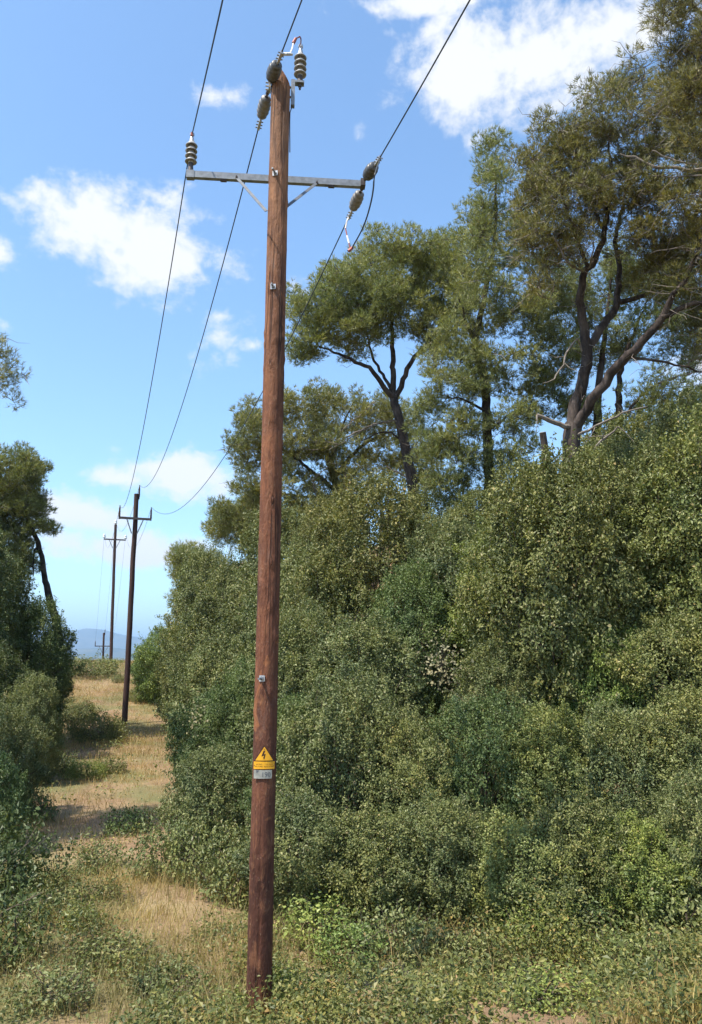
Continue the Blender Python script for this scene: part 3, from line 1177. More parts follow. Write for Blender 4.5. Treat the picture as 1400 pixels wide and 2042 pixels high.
# loop hanging under the right-hand arm end
lp = [(747, 350, 7.50), (745, 372, 7.6), (741, 398, 7.75), (732, 432, 7.95), (721, 460, 8.1), (709, 482, 8.2), (700, 498, 8.25)]
LP = np.array([RfW + UP * -.02] + [at(*q) for q in lp])
mb = MB(); mb.tube(smooth_line(np.hstack([LP, np.full((len(LP), 1), .0075)]), .05, .0)[:, :3], .0085, 6)
loop = bld(mb, 'jumper_loop', 'wire')
mb = MB(); mb.tube([LP[-1] - RT * .03 - UP * .02, LP[-1] + RT * .02 + UP * .03], .019, 8)
bld(mb, 'loop_joint', 'rust', loop)
wl_ = [(692, 440, 8.3), (689, 455, 8.3), (692, 470, 8.28), (696, 485, 8.26), (698, 496, 8.25)]
WLP = np.array([RbW] + [at(*q) for q in wl_])
mb = MB(); mb.tube(WLP[:3], .010, 8); bld(mb, 'white_sleeve', 'whitewire', loop)
mb = MB(); mb.tube(WLP[2:4], .0075, 6); bld(mb, 'copper_lead', 'rust', loop)
mb = MB(); mb.tube(WLP[3:5], .010, 8); bld(mb, 'white_sleeve', 'whitewire', loop)
mb = MB(); mb.tube(WLP[4:6], .0075, 6); bld(mb, 'copper_lead', 'rust', loop)


# ------------------------------------------------------------------ signs on the near pole
def surf_z(py):
    lo, hi = 0.0, 9.0
    for _ in range(40):
        m = (lo + hi) / 2
        q = RM.T @ (B0 + FC * .11 + UP * m - EYE)
        y = 1021 - F * q[1] / -q[2]
        if y > py: lo = m
        else: hi = m
    return m


def bend(pts, z0, off=0.0, rb=.20, turn=-.02):
    """flat sign coordinates (right, up) to a gently curved sheet standing against the pole"""
    pts = np.asarray(pts, float)
    th = pts[:, 0] / rb
    c_, s_ = math.cos(turn), math.sin(turn)
    f = FC * c_ + RT * s_
    r = RT * c_ - FC * s_
    d = pole_r(z0) + .010 + off
    return B0 + np.outer(np.sin(th) * (rb + off), r) + np.outer(d - (1 - np.cos(th)) * rb, f) + np.outer(pts[:, 1] + z0, UP)


def sheet(name, outline_rows, z0, off, thick, mat, parent):
    """outline_rows: list of (v, u_left, u_right) from bottom to top, meshed as a thin curved sheet"""
    N = 9
    fr, bk = [], []
    for v_, a, b in outline_rows:
        for q in range(N):
            fr.append((a + (b - a) * q / (N - 1), v_))
    A = bend(fr, z0, off)
    Bk = bend(fr, z0, off - thick)
    n = len(A)
    rws = len(outline_rows)
    i = np.arange(n).reshape(rws, N)
    q1 = np.stack([i[:-1, :-1], i[:-1, 1:], i[1:, 1:], i[1:, :-1]], -1).reshape(-1, 4)
    q2 = q1[:, ::-1] + n
    edge = list(i[0]) + list(i[1:, -1]) + list(i[-1, ::-1][1:]) + list(i[::-1, 0][1:-1])
    q3 = np.array([(edge[k], edge[(k + 1) % len(edge)], edge[(k + 1) % len(edge)] + n, edge[k] + n) for k in range(len(edge))])[:, ::-1]
    return obj(name, mesh_np(name, np.vstack([A, Bk]) - SIGN0, [np.vstack([q1, q2, q3])]), MAT[mat], parent)


def poly(name, pts, z0, off, mat, parent):
    P = bend(pts, z0, off)
    me = bpy.data.meshes.new(name)
    me.from_pydata([tuple(p - SIGN0) for p in P], [], [tuple(range(len(P)))])
    return obj(name, me, MAT[mat], parent)


def lettering(name, txt, u, v_, size, z0, off, mat, parent, align='CENTER', sx=1.0):
    cu = bpy.data.curves.new(name, 'FONT')
    cu.body = txt
    cu.size = size
    cu.align_x = align
    cu.resolution_u = 3
    tmp = bpy.data.objects.new(name, cu)
    COL.objects.link(tmp)
    me = bpy.data.meshes.new_from_object(tmp.evaluated_get(bpy.context.evaluated_depsgraph_get()))
    bpy.data.objects.remove(tmp)
    n = len(me.vertices)
    co = np.zeros(n * 3)
    me.vertices.foreach_get('co', co)
    co = co.reshape(-1, 3)
    P = bend(np.stack([co[:, 0] * sx + u, co[:, 1] + v_], 1), z0, off) - SIGN0
    me.vertices.foreach_set('co', P.ravel())
    me.materials.clear()
    me.update()
    return obj(name, me, MAT[mat], parent)


bpy.context.view_layer.update()
zrect0, zrect1, ztri = surf_z(1533.5), surf_z(1518.5), surf_z(1487)
ZS0 = zrect0
SIGN0 = B0 + FC * .12 + UP * ZS0
hr, ht = zrect1 - zrect0, ztri - zrect0
sign = tag(empty('hazard_sign', SIGN0), 'yellow triangular high-voltage warning sign fixed to the reddish-brown pole', 'sign')
hw = .098
bw = .079
sheet('text_panel', [(0, -hw, hw), (hr, -hw, hw)], ZS0, .0, .002, 'yellow', sign)
rows = [(hr + .0015 + (ht - hr) * f, -hw * .99 * (1 - f) - .004 * f, hw * .99 * (1 - f) + .004 * f) for f in np.linspace(0, 1, 9)]
tri = sheet('triangle', rows, ZS0, .0, .002, 'print', sign)
rows = [(hr + .009 + (ht - hr - .020) * f, -bw * (1 - f) - .002, bw * (1 - f) + .002) for f in np.linspace(0, 1, 9)]
tri2 = sheet('triangle_field', rows, ZS0, .003, .0015, 'yellow', sign)
bolt = [(-.004, .100), (.010, .100), (-.003, .062), (.014, .070), (.006, .028), (.010, .030), (-.001, .012), (-.006, .034), (-.002, .032), (.002, .052), (-.022, .042)]
sc_ = (ht - hr - .02) / .140
poly('lightning_bolt', [(a * 1.05 - .003, hr + .010 + b * sc_) for a, b in bolt], ZS0, .0045, 'print', sign)
for txt, u_, v_ in (('ALTA TENSIÓ', -.047, hr * .58), ('PERILL DE MORT', -.047, hr * .28), ('ALTA TENSIÓN', .047, hr * .58), ('PELIGRO DE MUERTE', .046, hr * .28)):
    lettering('lettering', txt, u_, v_, .0125, ZS0, .0015, 'print', sign, sx=.78)
for nu, nv_ in ((-.088, hr * .5), (.088, hr * .5), (0, ht - .03)):
    pp = bend([(nu, nv_)], ZS0, .005)[0] - SIGN0
    mb = MB()
    mb.lathe([(.0001, .002), (.0035, .0015), (.0035, -.006)], pp, FC, 8)
    mb.build('nail', MAT['darksteel'], sign)
zp0, zp1 = surf_z(1552.5), surf_z(1535.5)
SIGN0 = B0 + FC * .12 + UP * zp0
plate = tag(empty('number_plate', SIGN0), 'small grey metal plate stamped 190 under the yellow warning sign', 'number plate')
hp = zp1 - zp0
sheet('metal_plate', [(0, -.094, .072), (hp * .35, -.095, .074), (hp * .7, -.095, .073), (hp, -.095, .073)], zp0, .001, .0015, 'plate', plate)
poly('dark_corner', [(-.073, hp * .97), (-.042, hp * .97), (-.066, hp * .62)], zp0, .0025, 'number', plate)
lettering('number', '190', -.024, hp * .20, hp * .82, zp0, .0025, 'number', plate, 'LEFT', .95)


# ------------------------------------------------------------------ the farther poles
def far_pole(foot, top, armpx, arm_y, half, label, style, r=.115):
    foot = np.asarray(foot); top = np.asarray(top)
    e = tag(empty('utility_pole', foot), label, 'pole', 'wooden poles of the power line')
    z = np.linspace(-.4, top[2] - foot[2], 26)
    pts = np.stack([np.interp(z, [0, top[2] - foot[2]], [0, top[0] - foot[0]]), np.zeros(26), z], 1)
    pts[:, :2] += np.array([[mnoise.noise(Vector((q * .7, foot[1], 0))) * .02, 0] for q in z])
    rr = np.linspace(r, r * .8, 26) * (1 + .04 * np.array([mnoise.noise(Vector((q * 3, 0, foot[1]))) for q in z]))
    mb = MB(); mb.tube(pts, rr, 14)
    mb.build('pole_shaft', MAT['oldpole'], e, True)
    ac = at(armpx, arm_y, foot[1] - .13) - foot
    ad = V.copy()
    ab = np.array([-ad[1], ad[0], 0])
    mb = MB()
    mb.box(ac, ad, ab, UP, half, .035, .045)
    am = mb.build('crossarm', MAT['darksteel'], e)
    for s in (-1, 1):
        a = ac + ad * s * half * .5 - UP * .04 - ab * .04
        b = ac - UP * .62 + ad * s * r * .9 - ab * .0
        d = unit(b - a)
        mb = MB(); mb.box((a + b) / 2, d, unit(np.cross(d, ab)), ab, np.linalg.norm(b - a) / 2, .022, .005)
        mb.build('brace', MAT['steel'], e)
    ends = {}
    tops = {'L': ac - ad * (half - .03) + UP * .045, 'R': ac + ad * (half - .03) + UP * .045, 'C': top - foot}
    for k, p in tops.items():
        if style == 'pin':
            ln = .46 if k != 'C' else .42
            if k == 'C':
                p = p + ad * .10 - UP * .12
                ln = .50
            i_ = empty('pin_insulator', p, 0, e)
            mb = MB(); mb.lathe([(.0001, -.1), (.026, -.1), (.026, 0), (.045, .01), (.036, .06), (.042, .11), (.033, .15), (.040, .20), (.031, .25), (.036, .30), (.028, ln - .08), (.0001, ln - .08)], (0, 0, 0), UP, 12)
            mb.build('ribbed_post', MAT['oldpole'], i_, True)
            mb = MB(); mb.lathe([(.020, ln - .085), (.022, ln - .03), (.030, ln - .02), (.026, ln), (.0001, ln + .005)], (0, 0, 0), UP, 12)
            mb.build('cap', MAT['steel'], i_, True)
            ends[k] = p + UP * ln + foot
        else:
            i_ = empty('bell_insulator', p, 0, e)
            mb = MB(); mb.lathe([(.0001, -.05), (.016, -.05), (.016, .12), (.0001, .12)], (0, 0, 0), UP, 8)
            mb.build('pin', MAT['darksteel'], i_)
            mb = MB(); mb.lathe([(.03, .08), (.105, .075), (.115, .10), (.10, .15), (.07, .18), (.085, .20), (.092, .235), (.06, .275), (.045, .29), (.05, .31), (.03, .335), (.0001, .34)], (0, 0, 0), UP, 18)
            mb.build('bell', MAT['glass'], i_, True)
            ends[k] = p + UP * .32 + foot
    return e, ends


P2T = at(272.5, 985, 31.0)
_, E2 = far_pole(P2, P2T, 269.5, 1034, 31.5 * mpp(P2T), 'dark wooden pole standing on the dry path, its arm with three upright pins', 'pin')
P3T = at(230.5, 1046, 54.0)
P3[2] = tz(P3[0], P3[1]) - .1
_, E3 = far_pole(P3, P3T, 229, 1076, 21 * mpp(P3T), 'slim dark pole on the hill crest topped with three pale glassy insulators', 'bell')
P4 = at(206, 1380, 77.0)
P4[2] = tz(P4[0], P4[1]) - .3
P4T = at(207.2, 1262, 77.0)
_, E4 = far_pole(P4, P4T, 207, 1288.5, 17 * mpp(P4T), 'smallest farthest pole, its arm just showing above the hill crest', 'pin')

# ------------------------------------------------------------------ overhead wires


def wire(a, b, sag, label, r=.0075, n=60):
    a = np.asarray(a); b = np.asarray(b)
    s = np.linspace(0, 1, n)[:, None]
    p = a + (b - a) * s
    p[:, 2] -= (4 * sag * s * (1 - s))[:, 0]
    mb = MB(); mb.tube(p, r, 5)
    w_ = mb.build('overhead_wire', MAT['wire'], None, True, a)
    w_.location = a
    return tag(w_, label, 'wire', 'overhead wires of the power line')


for k, a, dd, lb in (('L', capL, unit(at(446, 0, 5.35) - capL), 'black wire running overhead from the left arm insulator of the front pole'),
                     ('C', CfW, unit(at(602, 0, 6.55) - CfW), 'black wire running overhead from the top of the front pole'),
                     ('R', RfW, unit(at(941, 0, 5.45) - RfW), 'black wire running overhead from the right arm end of the front pole')):
    wire(a, a + dd * 34 + UP * 6, 1.5, lb, n=80)
wire(capL, E2['L'], 1.5, 'wire sagging from the left arm insulator of the front pole to the next pole')
wire(CbW, E2['C'], 1.4, 'wire sagging from the top of the front pole to the next pole top')
wire(RbW, E2['R'], 1.52, 'wire sagging from the right arm of the front pole past the trees')
for k, nm in (('L', 'left arm pin'), ('C', 'top pin'), ('R', 'right arm pin')):
    wire(E2[k], E3[k], 1.3, 'thin far wire from the %s of the path pole to the crest pole' % nm, .0065, 40)
    wire(E3[k], E4[k], 1.0, 'faint far wire from the %s of the crest pole down beyond the hill' % nm.replace('pin', 'insulator'), .006, 40)

# ------------------------------------------------------------------ pines
GP = 'pines among the shrubs'
pine('large dark forked pine on the upper bank with bare grey twigs and sawn limbs', GP,
     [(1132, 1250, 14.0, .20), (1134, 1080, 14.0, .175), (1139, 900, 14.0, .160), (1144, 845, 14.0, .165)],
     [[(1142, 850, 14.0, .125), (1147, 814, 13.98, .118), (1160, 765, 13.95, .112), (1168, 728, 13.9, .108), (1171, 690, 13.9, .105), (1163, 640, 13.8, .085), (1157, 600, 13.7, .080), (1158, 574, 13.6, .074), (1171, 540, 13.5, .066), (1192, 512, 13.5, .060), (1206, 464, 13.4, .052), (1214, 400, 13.3, .042), (1219, 340, 13.2, .028), (1215, 270, 13.2, .014)],
      [(1171, 692, 13.9, .085), (1188, 676, 14.0, .082), (1219, 626, 14.2, .075), (1233, 598, 14.3, .068), (1236, 533, 14.5, .052), (1228, 480, 14.6, .042), (1245, 400, 14.7, .030), (1260, 320, 14.8, .016)],
      [(1231, 603, 14.3, .055), (1274, 593, 14.1, .048), (1326, 567, 13.8, .044), (1400, 519, 13.5, .036), (1480, 470, 13.2, .020)],
      [(1146, 855, 13.98, .105), (1163, 826, 13.8, .100), (1206, 763, 13.5, .092), (1254, 711, 13.2, .084), (1291, 670, 13.0, .076), (1319, 632, 12.9, .068), (1345, 590, 12.7, .052), (1365, 555, 12.6, .040), (1400, 480, 12.4, .026)],
      [(1318, 633, 12.9, .058), (1350, 619, 12.8, .050), (1400, 598, 12.7, .042), (1490, 570, 12.5, .022)],
      [(1171, 540, 13.5, .040), (1150, 470, 13.1, .030), (1120, 400, 12.8, .018)],
      [(1206, 464, 13.4, .036), (1170, 390, 13.7, .026), (1120, 340, 14.0, .014)],
      [(1254, 711, 13.2, .030), (1310, 720, 13.3, .024), (1400, 742, 13.4, .014)]],
     [(1120, 310, 100, 85, 13.6, 1.1), (1220, 270, 130, 95, 13.4, 1.3), (1340, 260, 130, 110, 13.0, 1.3), (1130, 420, 95, 85, 13.2, 1.1), (1240, 400, 110, 85, 13.5, 1.3), (1350, 430, 110, 90, 13.0, 1.3), (1450, 420, 120, 120, 12.8, 1.3), (1190, 180, 30, 38, 13.5, .5), (1255, 165, 60, 40, 13.4, .7), (1110, 500, 70, 50, 13.3, .8), (1370, 560, 80, 50, 12.9, .8), (1300, 520, 80, 45, 13.6, .8), (1420, 660, 70, 60, 13.2, .9), (1060, 380, 60, 60, 13.5, .9), (1070, 470, 50, 60, 13.4, .8), (1080, 560, 40, 45, 13.5, .6)],
     101, (.74, .70, .56), 640, (.16, .30), 30, 8, .105, .0115,
     dead=[[(1165, 543, 13.5, .022), (1148, 534, 13.3, .020), (1130, 523, 13.1, .018), (1118, 498, 13.0, .016), (1103, 471, 12.9, .010)],
           [(1130, 523, 13.1, .012), (1112, 526, 13.0, .009), (1108, 522, 12.9, .006)],
           [(1168, 540, 13.5, .020), (1180, 515, 13.2, .016), (1183, 480, 13.0, .009)],
           [(1160, 700, 13.8, .018), (1151, 674, 13.6, .016), (1135, 695, 13.5, .016), (1127, 711, 13.4, .015), (1122, 730, 13.4, .015), (1103, 756, 13.3, .012), (1082, 764, 13.2, .006)],
           [(1134, 850, 13.9, .050), (1118, 846, 13.8, .046), (1096, 836, 13.7, .042), (1071, 828, 13.6, .036)],
           [(1150, 868, 13.9, .028), (1190, 850, 13.7, .022), (1240, 825, 13.5, .017), (1291, 811, 13.3, .010)],
           [(1160, 930, 13.6, .035), (1172, 916, 13.5, .032), (1200, 880, 13.4, .026), (1232, 850, 13.3, .012)],
           [(1062, 968, 13.2, .030), (1075, 974, 13.3, .032), (1095, 986, 13.4, .030)],
           [(1086, 932, 13.2, .026), (1100, 942, 13.3, .030), (1112, 955, 13.4, .026)],
           [(1236, 307, 12.4, .012), (1281, 322, 12.3, .020), (1309, 333, 12.2, .024), (1400, 338, 12.0, .030), (1470, 330, 11.9, .034)],
           [(1300, 300, 12.3, .008), (1340, 318, 12.2, .014), (1400, 328, 12.0, .018)],
           [(1290, 352, 12.4, .008), (1340, 348, 12.2, .010), (1400, 350, 12.0, .014)]],
     bare=1700, cuts=[((1100, 985, 13.5, .070), (1082, 862, 13.2, .058))])

pine('round-topped pine on a forked trunk between the front pole and the large pine', GP,
     [(835, 1060, 22.5, .19), (822, 960, 22.3, .165), (808, 890, 22.2, .150), (795, 835, 22.0, .135), (786, 795, 22.0, .125)],
     [[(786, 797, 22.0, .085), (765, 770, 21.8, .075), (735, 735, 21.5, .062), (690, 712, 21.2, .045), (635, 690, 21.0, .022)],
      [(782, 785, 22.0, .060), (768, 755, 22.1, .050), (748, 720, 22.2, .042), (733, 680, 22.3, .030), (720, 620, 22.3, .016)],
      [(785, 790, 22.0, .090), (783, 740, 22.0, .082), (784, 690, 22.1, .068), (781, 620, 22.2, .040), (790, 540, 22.3, .018)],
      [(788, 792, 22.0, .090), (803, 758, 21.9, .080), (828, 712, 21.7, .068), (855, 680, 21.6, .050), (885, 630, 21.5, .028)],
      [(803, 880, 22.2, .030), (770, 860, 22.0, .024), (720, 880, 21.8, .014)]],
     [(632, 640, 56, 52, 21.3, 1.4), (700, 580, 82, 62, 21.6, 1.9), (775, 535, 85, 58, 22.0, 2.0), (850, 555, 80, 62, 21.9, 2.0), (905, 600, 50, 70, 21.6, 1.5), (760, 625, 110, 48, 21.4, 1.9), (615, 692, 40, 34, 21.0, 1.0), (690, 680, 60, 30, 21.3, 1.4), (900, 510, 45, 40, 22.0, 1.2), (865, 660, 50, 34, 21.6, 1.2), (590, 600, 25, 22, 21.4, .7)],
     202, (.94, 1.0, .82), 560, (.21, .38), 37, 8, .125, .0165, bare=110,
     dead=[[(795, 838, 22.0, .022), (760, 842, 21.7, .018), (700, 872, 21.4, .014), (655, 898, 21.2, .008)], [(812, 905, 22.2, .020), (860, 850, 22.0, .014), (880, 835, 21.9, .008)]])

pine('slender pine with a tall ragged crown close behind the large forked pine', GP,
     [(975, 1010, 19.0, .15), (974, 900, 19.0, .125), (966, 760, 18.9, .105), (948, 690, 18.8, .09), (965, 600, 18.7, .07), (985, 480, 18.5, .045), (990, 340, 18.4, .02)],
     [[(948, 690, 18.8, .05), (930, 640, 18.5, .035), (915, 590, 18.2, .018)], [(967, 770, 18.9, .045), (1000, 720, 18.7, .03), (1060, 690, 18.5, .015)], [(970, 820, 18.9, .04), (930, 800, 18.7, .026), (890, 790, 18.5, .012)], [(972, 860, 18.9, .035), (1010, 830, 18.7, .022), (1050, 800, 18.6, .012)]],
     [(985, 320, 45, 45, 18.4, .9), (975, 400, 50, 60, 18.4, 1.2), (1010, 480, 60, 60, 18.5, 1.3), (950, 540, 50, 60, 18.6, 1.3), (980, 610, 70, 55, 18.6, 1.4), (930, 660, 60, 50, 18.5, 1.3), (1050, 640, 60, 60, 18.6, 1.2), (900, 770, 50, 40, 18.5, 1.0), (1040, 740, 60, 50, 18.5, 1.2), (920, 850, 50, 35, 18.6, 1.0), (1010, 840, 60, 35, 18.5, 1.1), (1010, 910, 60, 35, 18.6, 1.0), (1090, 560, 50, 60, 18.6, 1.0), (900, 900, 40, 40, 18.7, .8), (960, 450, 40, 60, 18.5, 1.0), (950, 740, 60, 60, 18.6, 1.0), (870, 720, 35, 50, 18.8, .8), (860, 820, 40, 50, 18.9, .8), (940, 930, 60, 40, 18.5, 1.0), (900, 965, 60, 35, 18.7, .9), (1030, 970, 60, 35, 18.4, .9), (860, 900, 35, 35, 18.8, .8)],
     303, (.86, .93, .84), 520, (.20, .36), 33, 8, .12, .0150, bare=90)

pine('low wide pine with brownish undersides standing behind the front pole', GP,
     [(690, 1120, 27.0, .20), (680, 1010, 27.0, .17), (660, 930, 26.8, .13), (640, 870, 26.6, .09)],
     [[(675, 985, 27.0, .09), (610, 930, 26.5, .06), (540, 880, 26.0, .03)], [(668, 950, 27.0, .08), (720, 890, 27.2, .06), (780, 860, 27.4, .03)], [(675, 990, 27.0, .06), (590, 990, 26.3, .04), (500, 960, 25.8, .02)], [(660, 930, 26.8, .07), (680, 860, 26.8, .04), (700, 810, 26.8, .02)]],
     [(520, 850, 50, 60, 26.2, 1.8), (490, 900, 34, 40, 26.0, 1.4), (590, 820, 70, 42, 26.5, 2.0), (680, 815, 80, 45, 26.8, 2.2), (765, 840, 65, 45, 27.2, 2.0), (820, 880, 40, 40, 27.3, 1.5), (560, 910, 80, 50, 26.2, 1.8), (660, 890, 90, 50, 26.6, 2.0), (495, 985, 42, 35, 25.9, 1.4), (560, 1000, 60, 35, 26.0, 1.5), (760, 920, 60, 34, 27.0, 1.5), (500, 1050, 60, 45, 25.8, 1.4), (590, 1060, 80, 45, 25.9, 1.5), (690, 970, 90, 45, 26.2, 1.6), (650, 1030, 80, 45, 26, 1.4), (450, 1030, 30, 30, 25.6, 1.0), (840, 940, 50, 40, 26.5, 1.3)],
     404, (.88, .88, .74), 560, (.25, .46), 36, 8, .15, .0195, bare=320,
     dead=[[(790, 838, 26.0, .030), (740, 848, 25.6, .028), (700, 868, 25.4, .026), (640, 895, 25.2, .020), (600, 895, 25.0, .010)], [(750, 800, 25.8, .02), (690, 850, 25.4, .018), (610, 910, 25.2, .012)], [(830, 960, 26, .03), (800, 945, 25.8, .028), (770, 930, 25.6, .02)], [(640, 1010, 25.5, .02), (625, 960, 25.2, .016), (655, 930, 25.2, .010)]])

pine('small pine rising above the shrubs just left of the front pole', GP,
     [(500, 1120, 33.0, .15), (490, 1060, 33.0, .11), (478, 1020, 32.8, .06)], [[(490, 1060, 33, .06), (455, 1040, 32.6, .02)]],
     [(465, 1035, 45, 26, 32.6, 1.5), (500, 1030, 45, 40, 32.8, 1.5), (440, 1060, 26, 18, 32.5, 1.0), (520, 1070, 40, 40, 33, 1.4)],
     505, (.92, .96, .82), 130, (.34, .58), 40, 7, .20, .020, bare=70)
pine('farthest rounded pine on the right edge of the path, pale against the sky', GP,
     [(400, 1240, 45.0, .16), (392, 1170, 45.0, .12), (384, 1130, 44.8, .06)], [[(392, 1170, 45, .06), (360, 1140, 44.6, .02)], [(392, 1180, 45, .05), (355, 1190, 44.6, .02)]],
     [(380, 1118, 36, 28, 44.8, 1.6), (362, 1140, 20, 24, 44.6, 1.0), (410, 1140, 40, 34, 45.0, 1.6), (362, 1190, 18, 22, 44.6, 1.0), (400, 1200, 40, 40, 45.0, 1.5)],
     606, (.92, .96, .82), 150, (.40, .66), 40, 7, .24, .026, bare=90)
pine('near pine reaching into the top corner of the view, reddish twigs', GP,
     [(1720, 1200, 10.5, .17), (1690, 700, 10.5, .14), (1640, 350, 10.4, .10), (1560, 120, 10.3, .06), (1500, 20, 10.2, .03)],
     [[(1640, 350, 10.4, .05), (1520, 250, 10.0, .03), (1430, 190, 9.8, .012)], [(1570, 140, 10.3, .045), (1460, 60, 10.0, .030), (1380, 15, 9.8, .018), (1310, -10, 9.7, .008)], [(1540, 90, 10.2, .04), (1450, 110, 9.9, .022), (1370, 100, 9.7, .008)]],
     [(1335, 8, 50, 32, 9.7, .5), (1350, 60, 45, 40, 9.7, .4), (1385, 110, 50, 50, 9.8, .5), (1375, 200, 45, 60, 9.8, .4), (1400, 290, 50, 60, 9.9, .4), (1410, 60, 70, 55, 9.8, .7), (1430, 150, 60, 50, 9.9, .6), (1390, 190, 40, 40, 9.8, .4), (1500, 40, 90, 90, 10.0, .8), (1520, 200, 100, 100, 10.1, .8), (1600, 80, 100, 110, 10.3, .8), (1400, -60, 120, 60, 9.9, .7), (1440, 260, 60, 50, 10, .5)],
     707, (.78, .70, .58), 320, (.18, .32), 28, 8, .105, .0085, bare=200)
pine('shadowed pine behind the limbs of the large pine, two thin trunks', GP,
     [(1192, 1000, 19.5, .15), (1190, 860, 19.5, .12), (1195, 760, 19.5, .09), (1210, 640, 19.5, .05), (1220, 520, 19.5, .02)],
     [[(1244, 1040, 19.3, .12), (1236, 848, 19.3, .10), (1233, 780, 19.3, .08), (1250, 700, 19.2, .05), (1290, 600, 19.1, .02)], [(1236, 850, 19.3, .05), (1270, 800, 19.0, .035), (1320, 760, 18.8, .02), (1380, 745, 18.6, .010)]],
     [(1120, 620, 70, 60, 19.5, 1.3), (1210, 560, 80, 70, 19.5, 1.5), (1300, 560, 80, 70, 19.3, 1.5), (1380, 600, 80, 70, 19.1, 1.4), (1110, 720, 60, 55, 19.4, 1.2), (1080, 790, 60, 40, 19.5, 1.0), (1200, 680, 70, 50, 19.6, 1.2), (1300, 680, 70, 45, 19.4, 1.2), (1390, 700, 60, 45, 19.1, 1.1), (1300, 790, 60, 40, 19.2, 1.0), (1150, 820, 50, 35, 19.5, 1.0), (1360, 800, 60, 40, 19.0, 1.0)],
     1010, (.72, .82, .72), 420, (.20, .36), 32, 8, .125, .0155, bare=200)
# left of the path
GL = 'pines left of the path'
pine('dark pine left of the path whose bare leaning trunk shows against the sky', GL,
     [(118, 1290, 27.0, .15), (101, 1200, 27.0, .125), (88, 1150, 26.9, .095), (83, 1110, 26.8, .085), (75, 1082, 26.8, .08), (62, 1050, 26.7, .07), (42, 1005, 26.6, .045), (30, 940, 26.5, .02)],
     [[(78, 1088, 26.8, .045), (66, 1110, 26.7, .03), (66, 1150, 26.6, .015)], [(50, 1020, 26.6, .04), (80, 1000, 26.3, .015)], [(60, 1045, 26.7, .04), (10, 1010, 26.5, .02)]],
     [(35, 930, 48, 40, 26.5, 1.5), (68, 950, 26, 40, 26.3, 1.1), (82, 1030, 20, 32, 26.2, .9), (10, 1000, 50, 70, 26.5, 1.8), (50, 1010, 40, 40, 26.4, 1.3), (-30, 960, 50, 60, 26.6, 1.7), (0, 1090, 50, 50, 26.6, 1.6), (95, 1050, 14, 18, 26.2, .6), (25, 1090, 36, 60, 26.4, 1.3), (42, 1125, 22, 40, 26.3, .9), (-10, 1170, 50, 60, 26.3, 1.5), (10, 1260, 70, 60, 26.3, 1.3)],
     808, (.72, .78, .64), 460, (.22, .40), 36, 8, .145, .0185, bare=90)
pine('tall near pine at the left, only its branch tips entering the view', GL,
     [(-420, 1500, 11.5, .19), (-400, 1000, 11.5, .16), (-380, 700, 11.5, .12), (-370, 450, 11.5, .07), (-360, 300, 11.5, .03)],
     [[(-400, 980, 11.5, .07), (-250, 860, 12.4, .04), (-30, 785, 13.0, .015)], [(-385, 760, 11.5, .06), (-230, 700, 12.5, .035), (-15, 700, 13.2, .014)], [(-380, 700, 11.5, .06), (-480, 600, 11.0, .03), (-600, 560, 10.6, .012)]],
     [(-8, 712, 48, 48, 13.2, .8), (-22, 785, 55, 48, 13.0, .9), (-150, 740, 100, 90, 12.6, 1.2), (-270, 640, 120, 120, 12.0, 1.4), (-380, 480, 130, 130, 11.5, 1.4), (-480, 620, 140, 130, 11.0, 1.4), (-300, 820, 110, 70, 12.0, 1.1)],
     909, (.86, .84, .66), 290, (.16, .30), 30, 8, .105, .0100, bare=100)

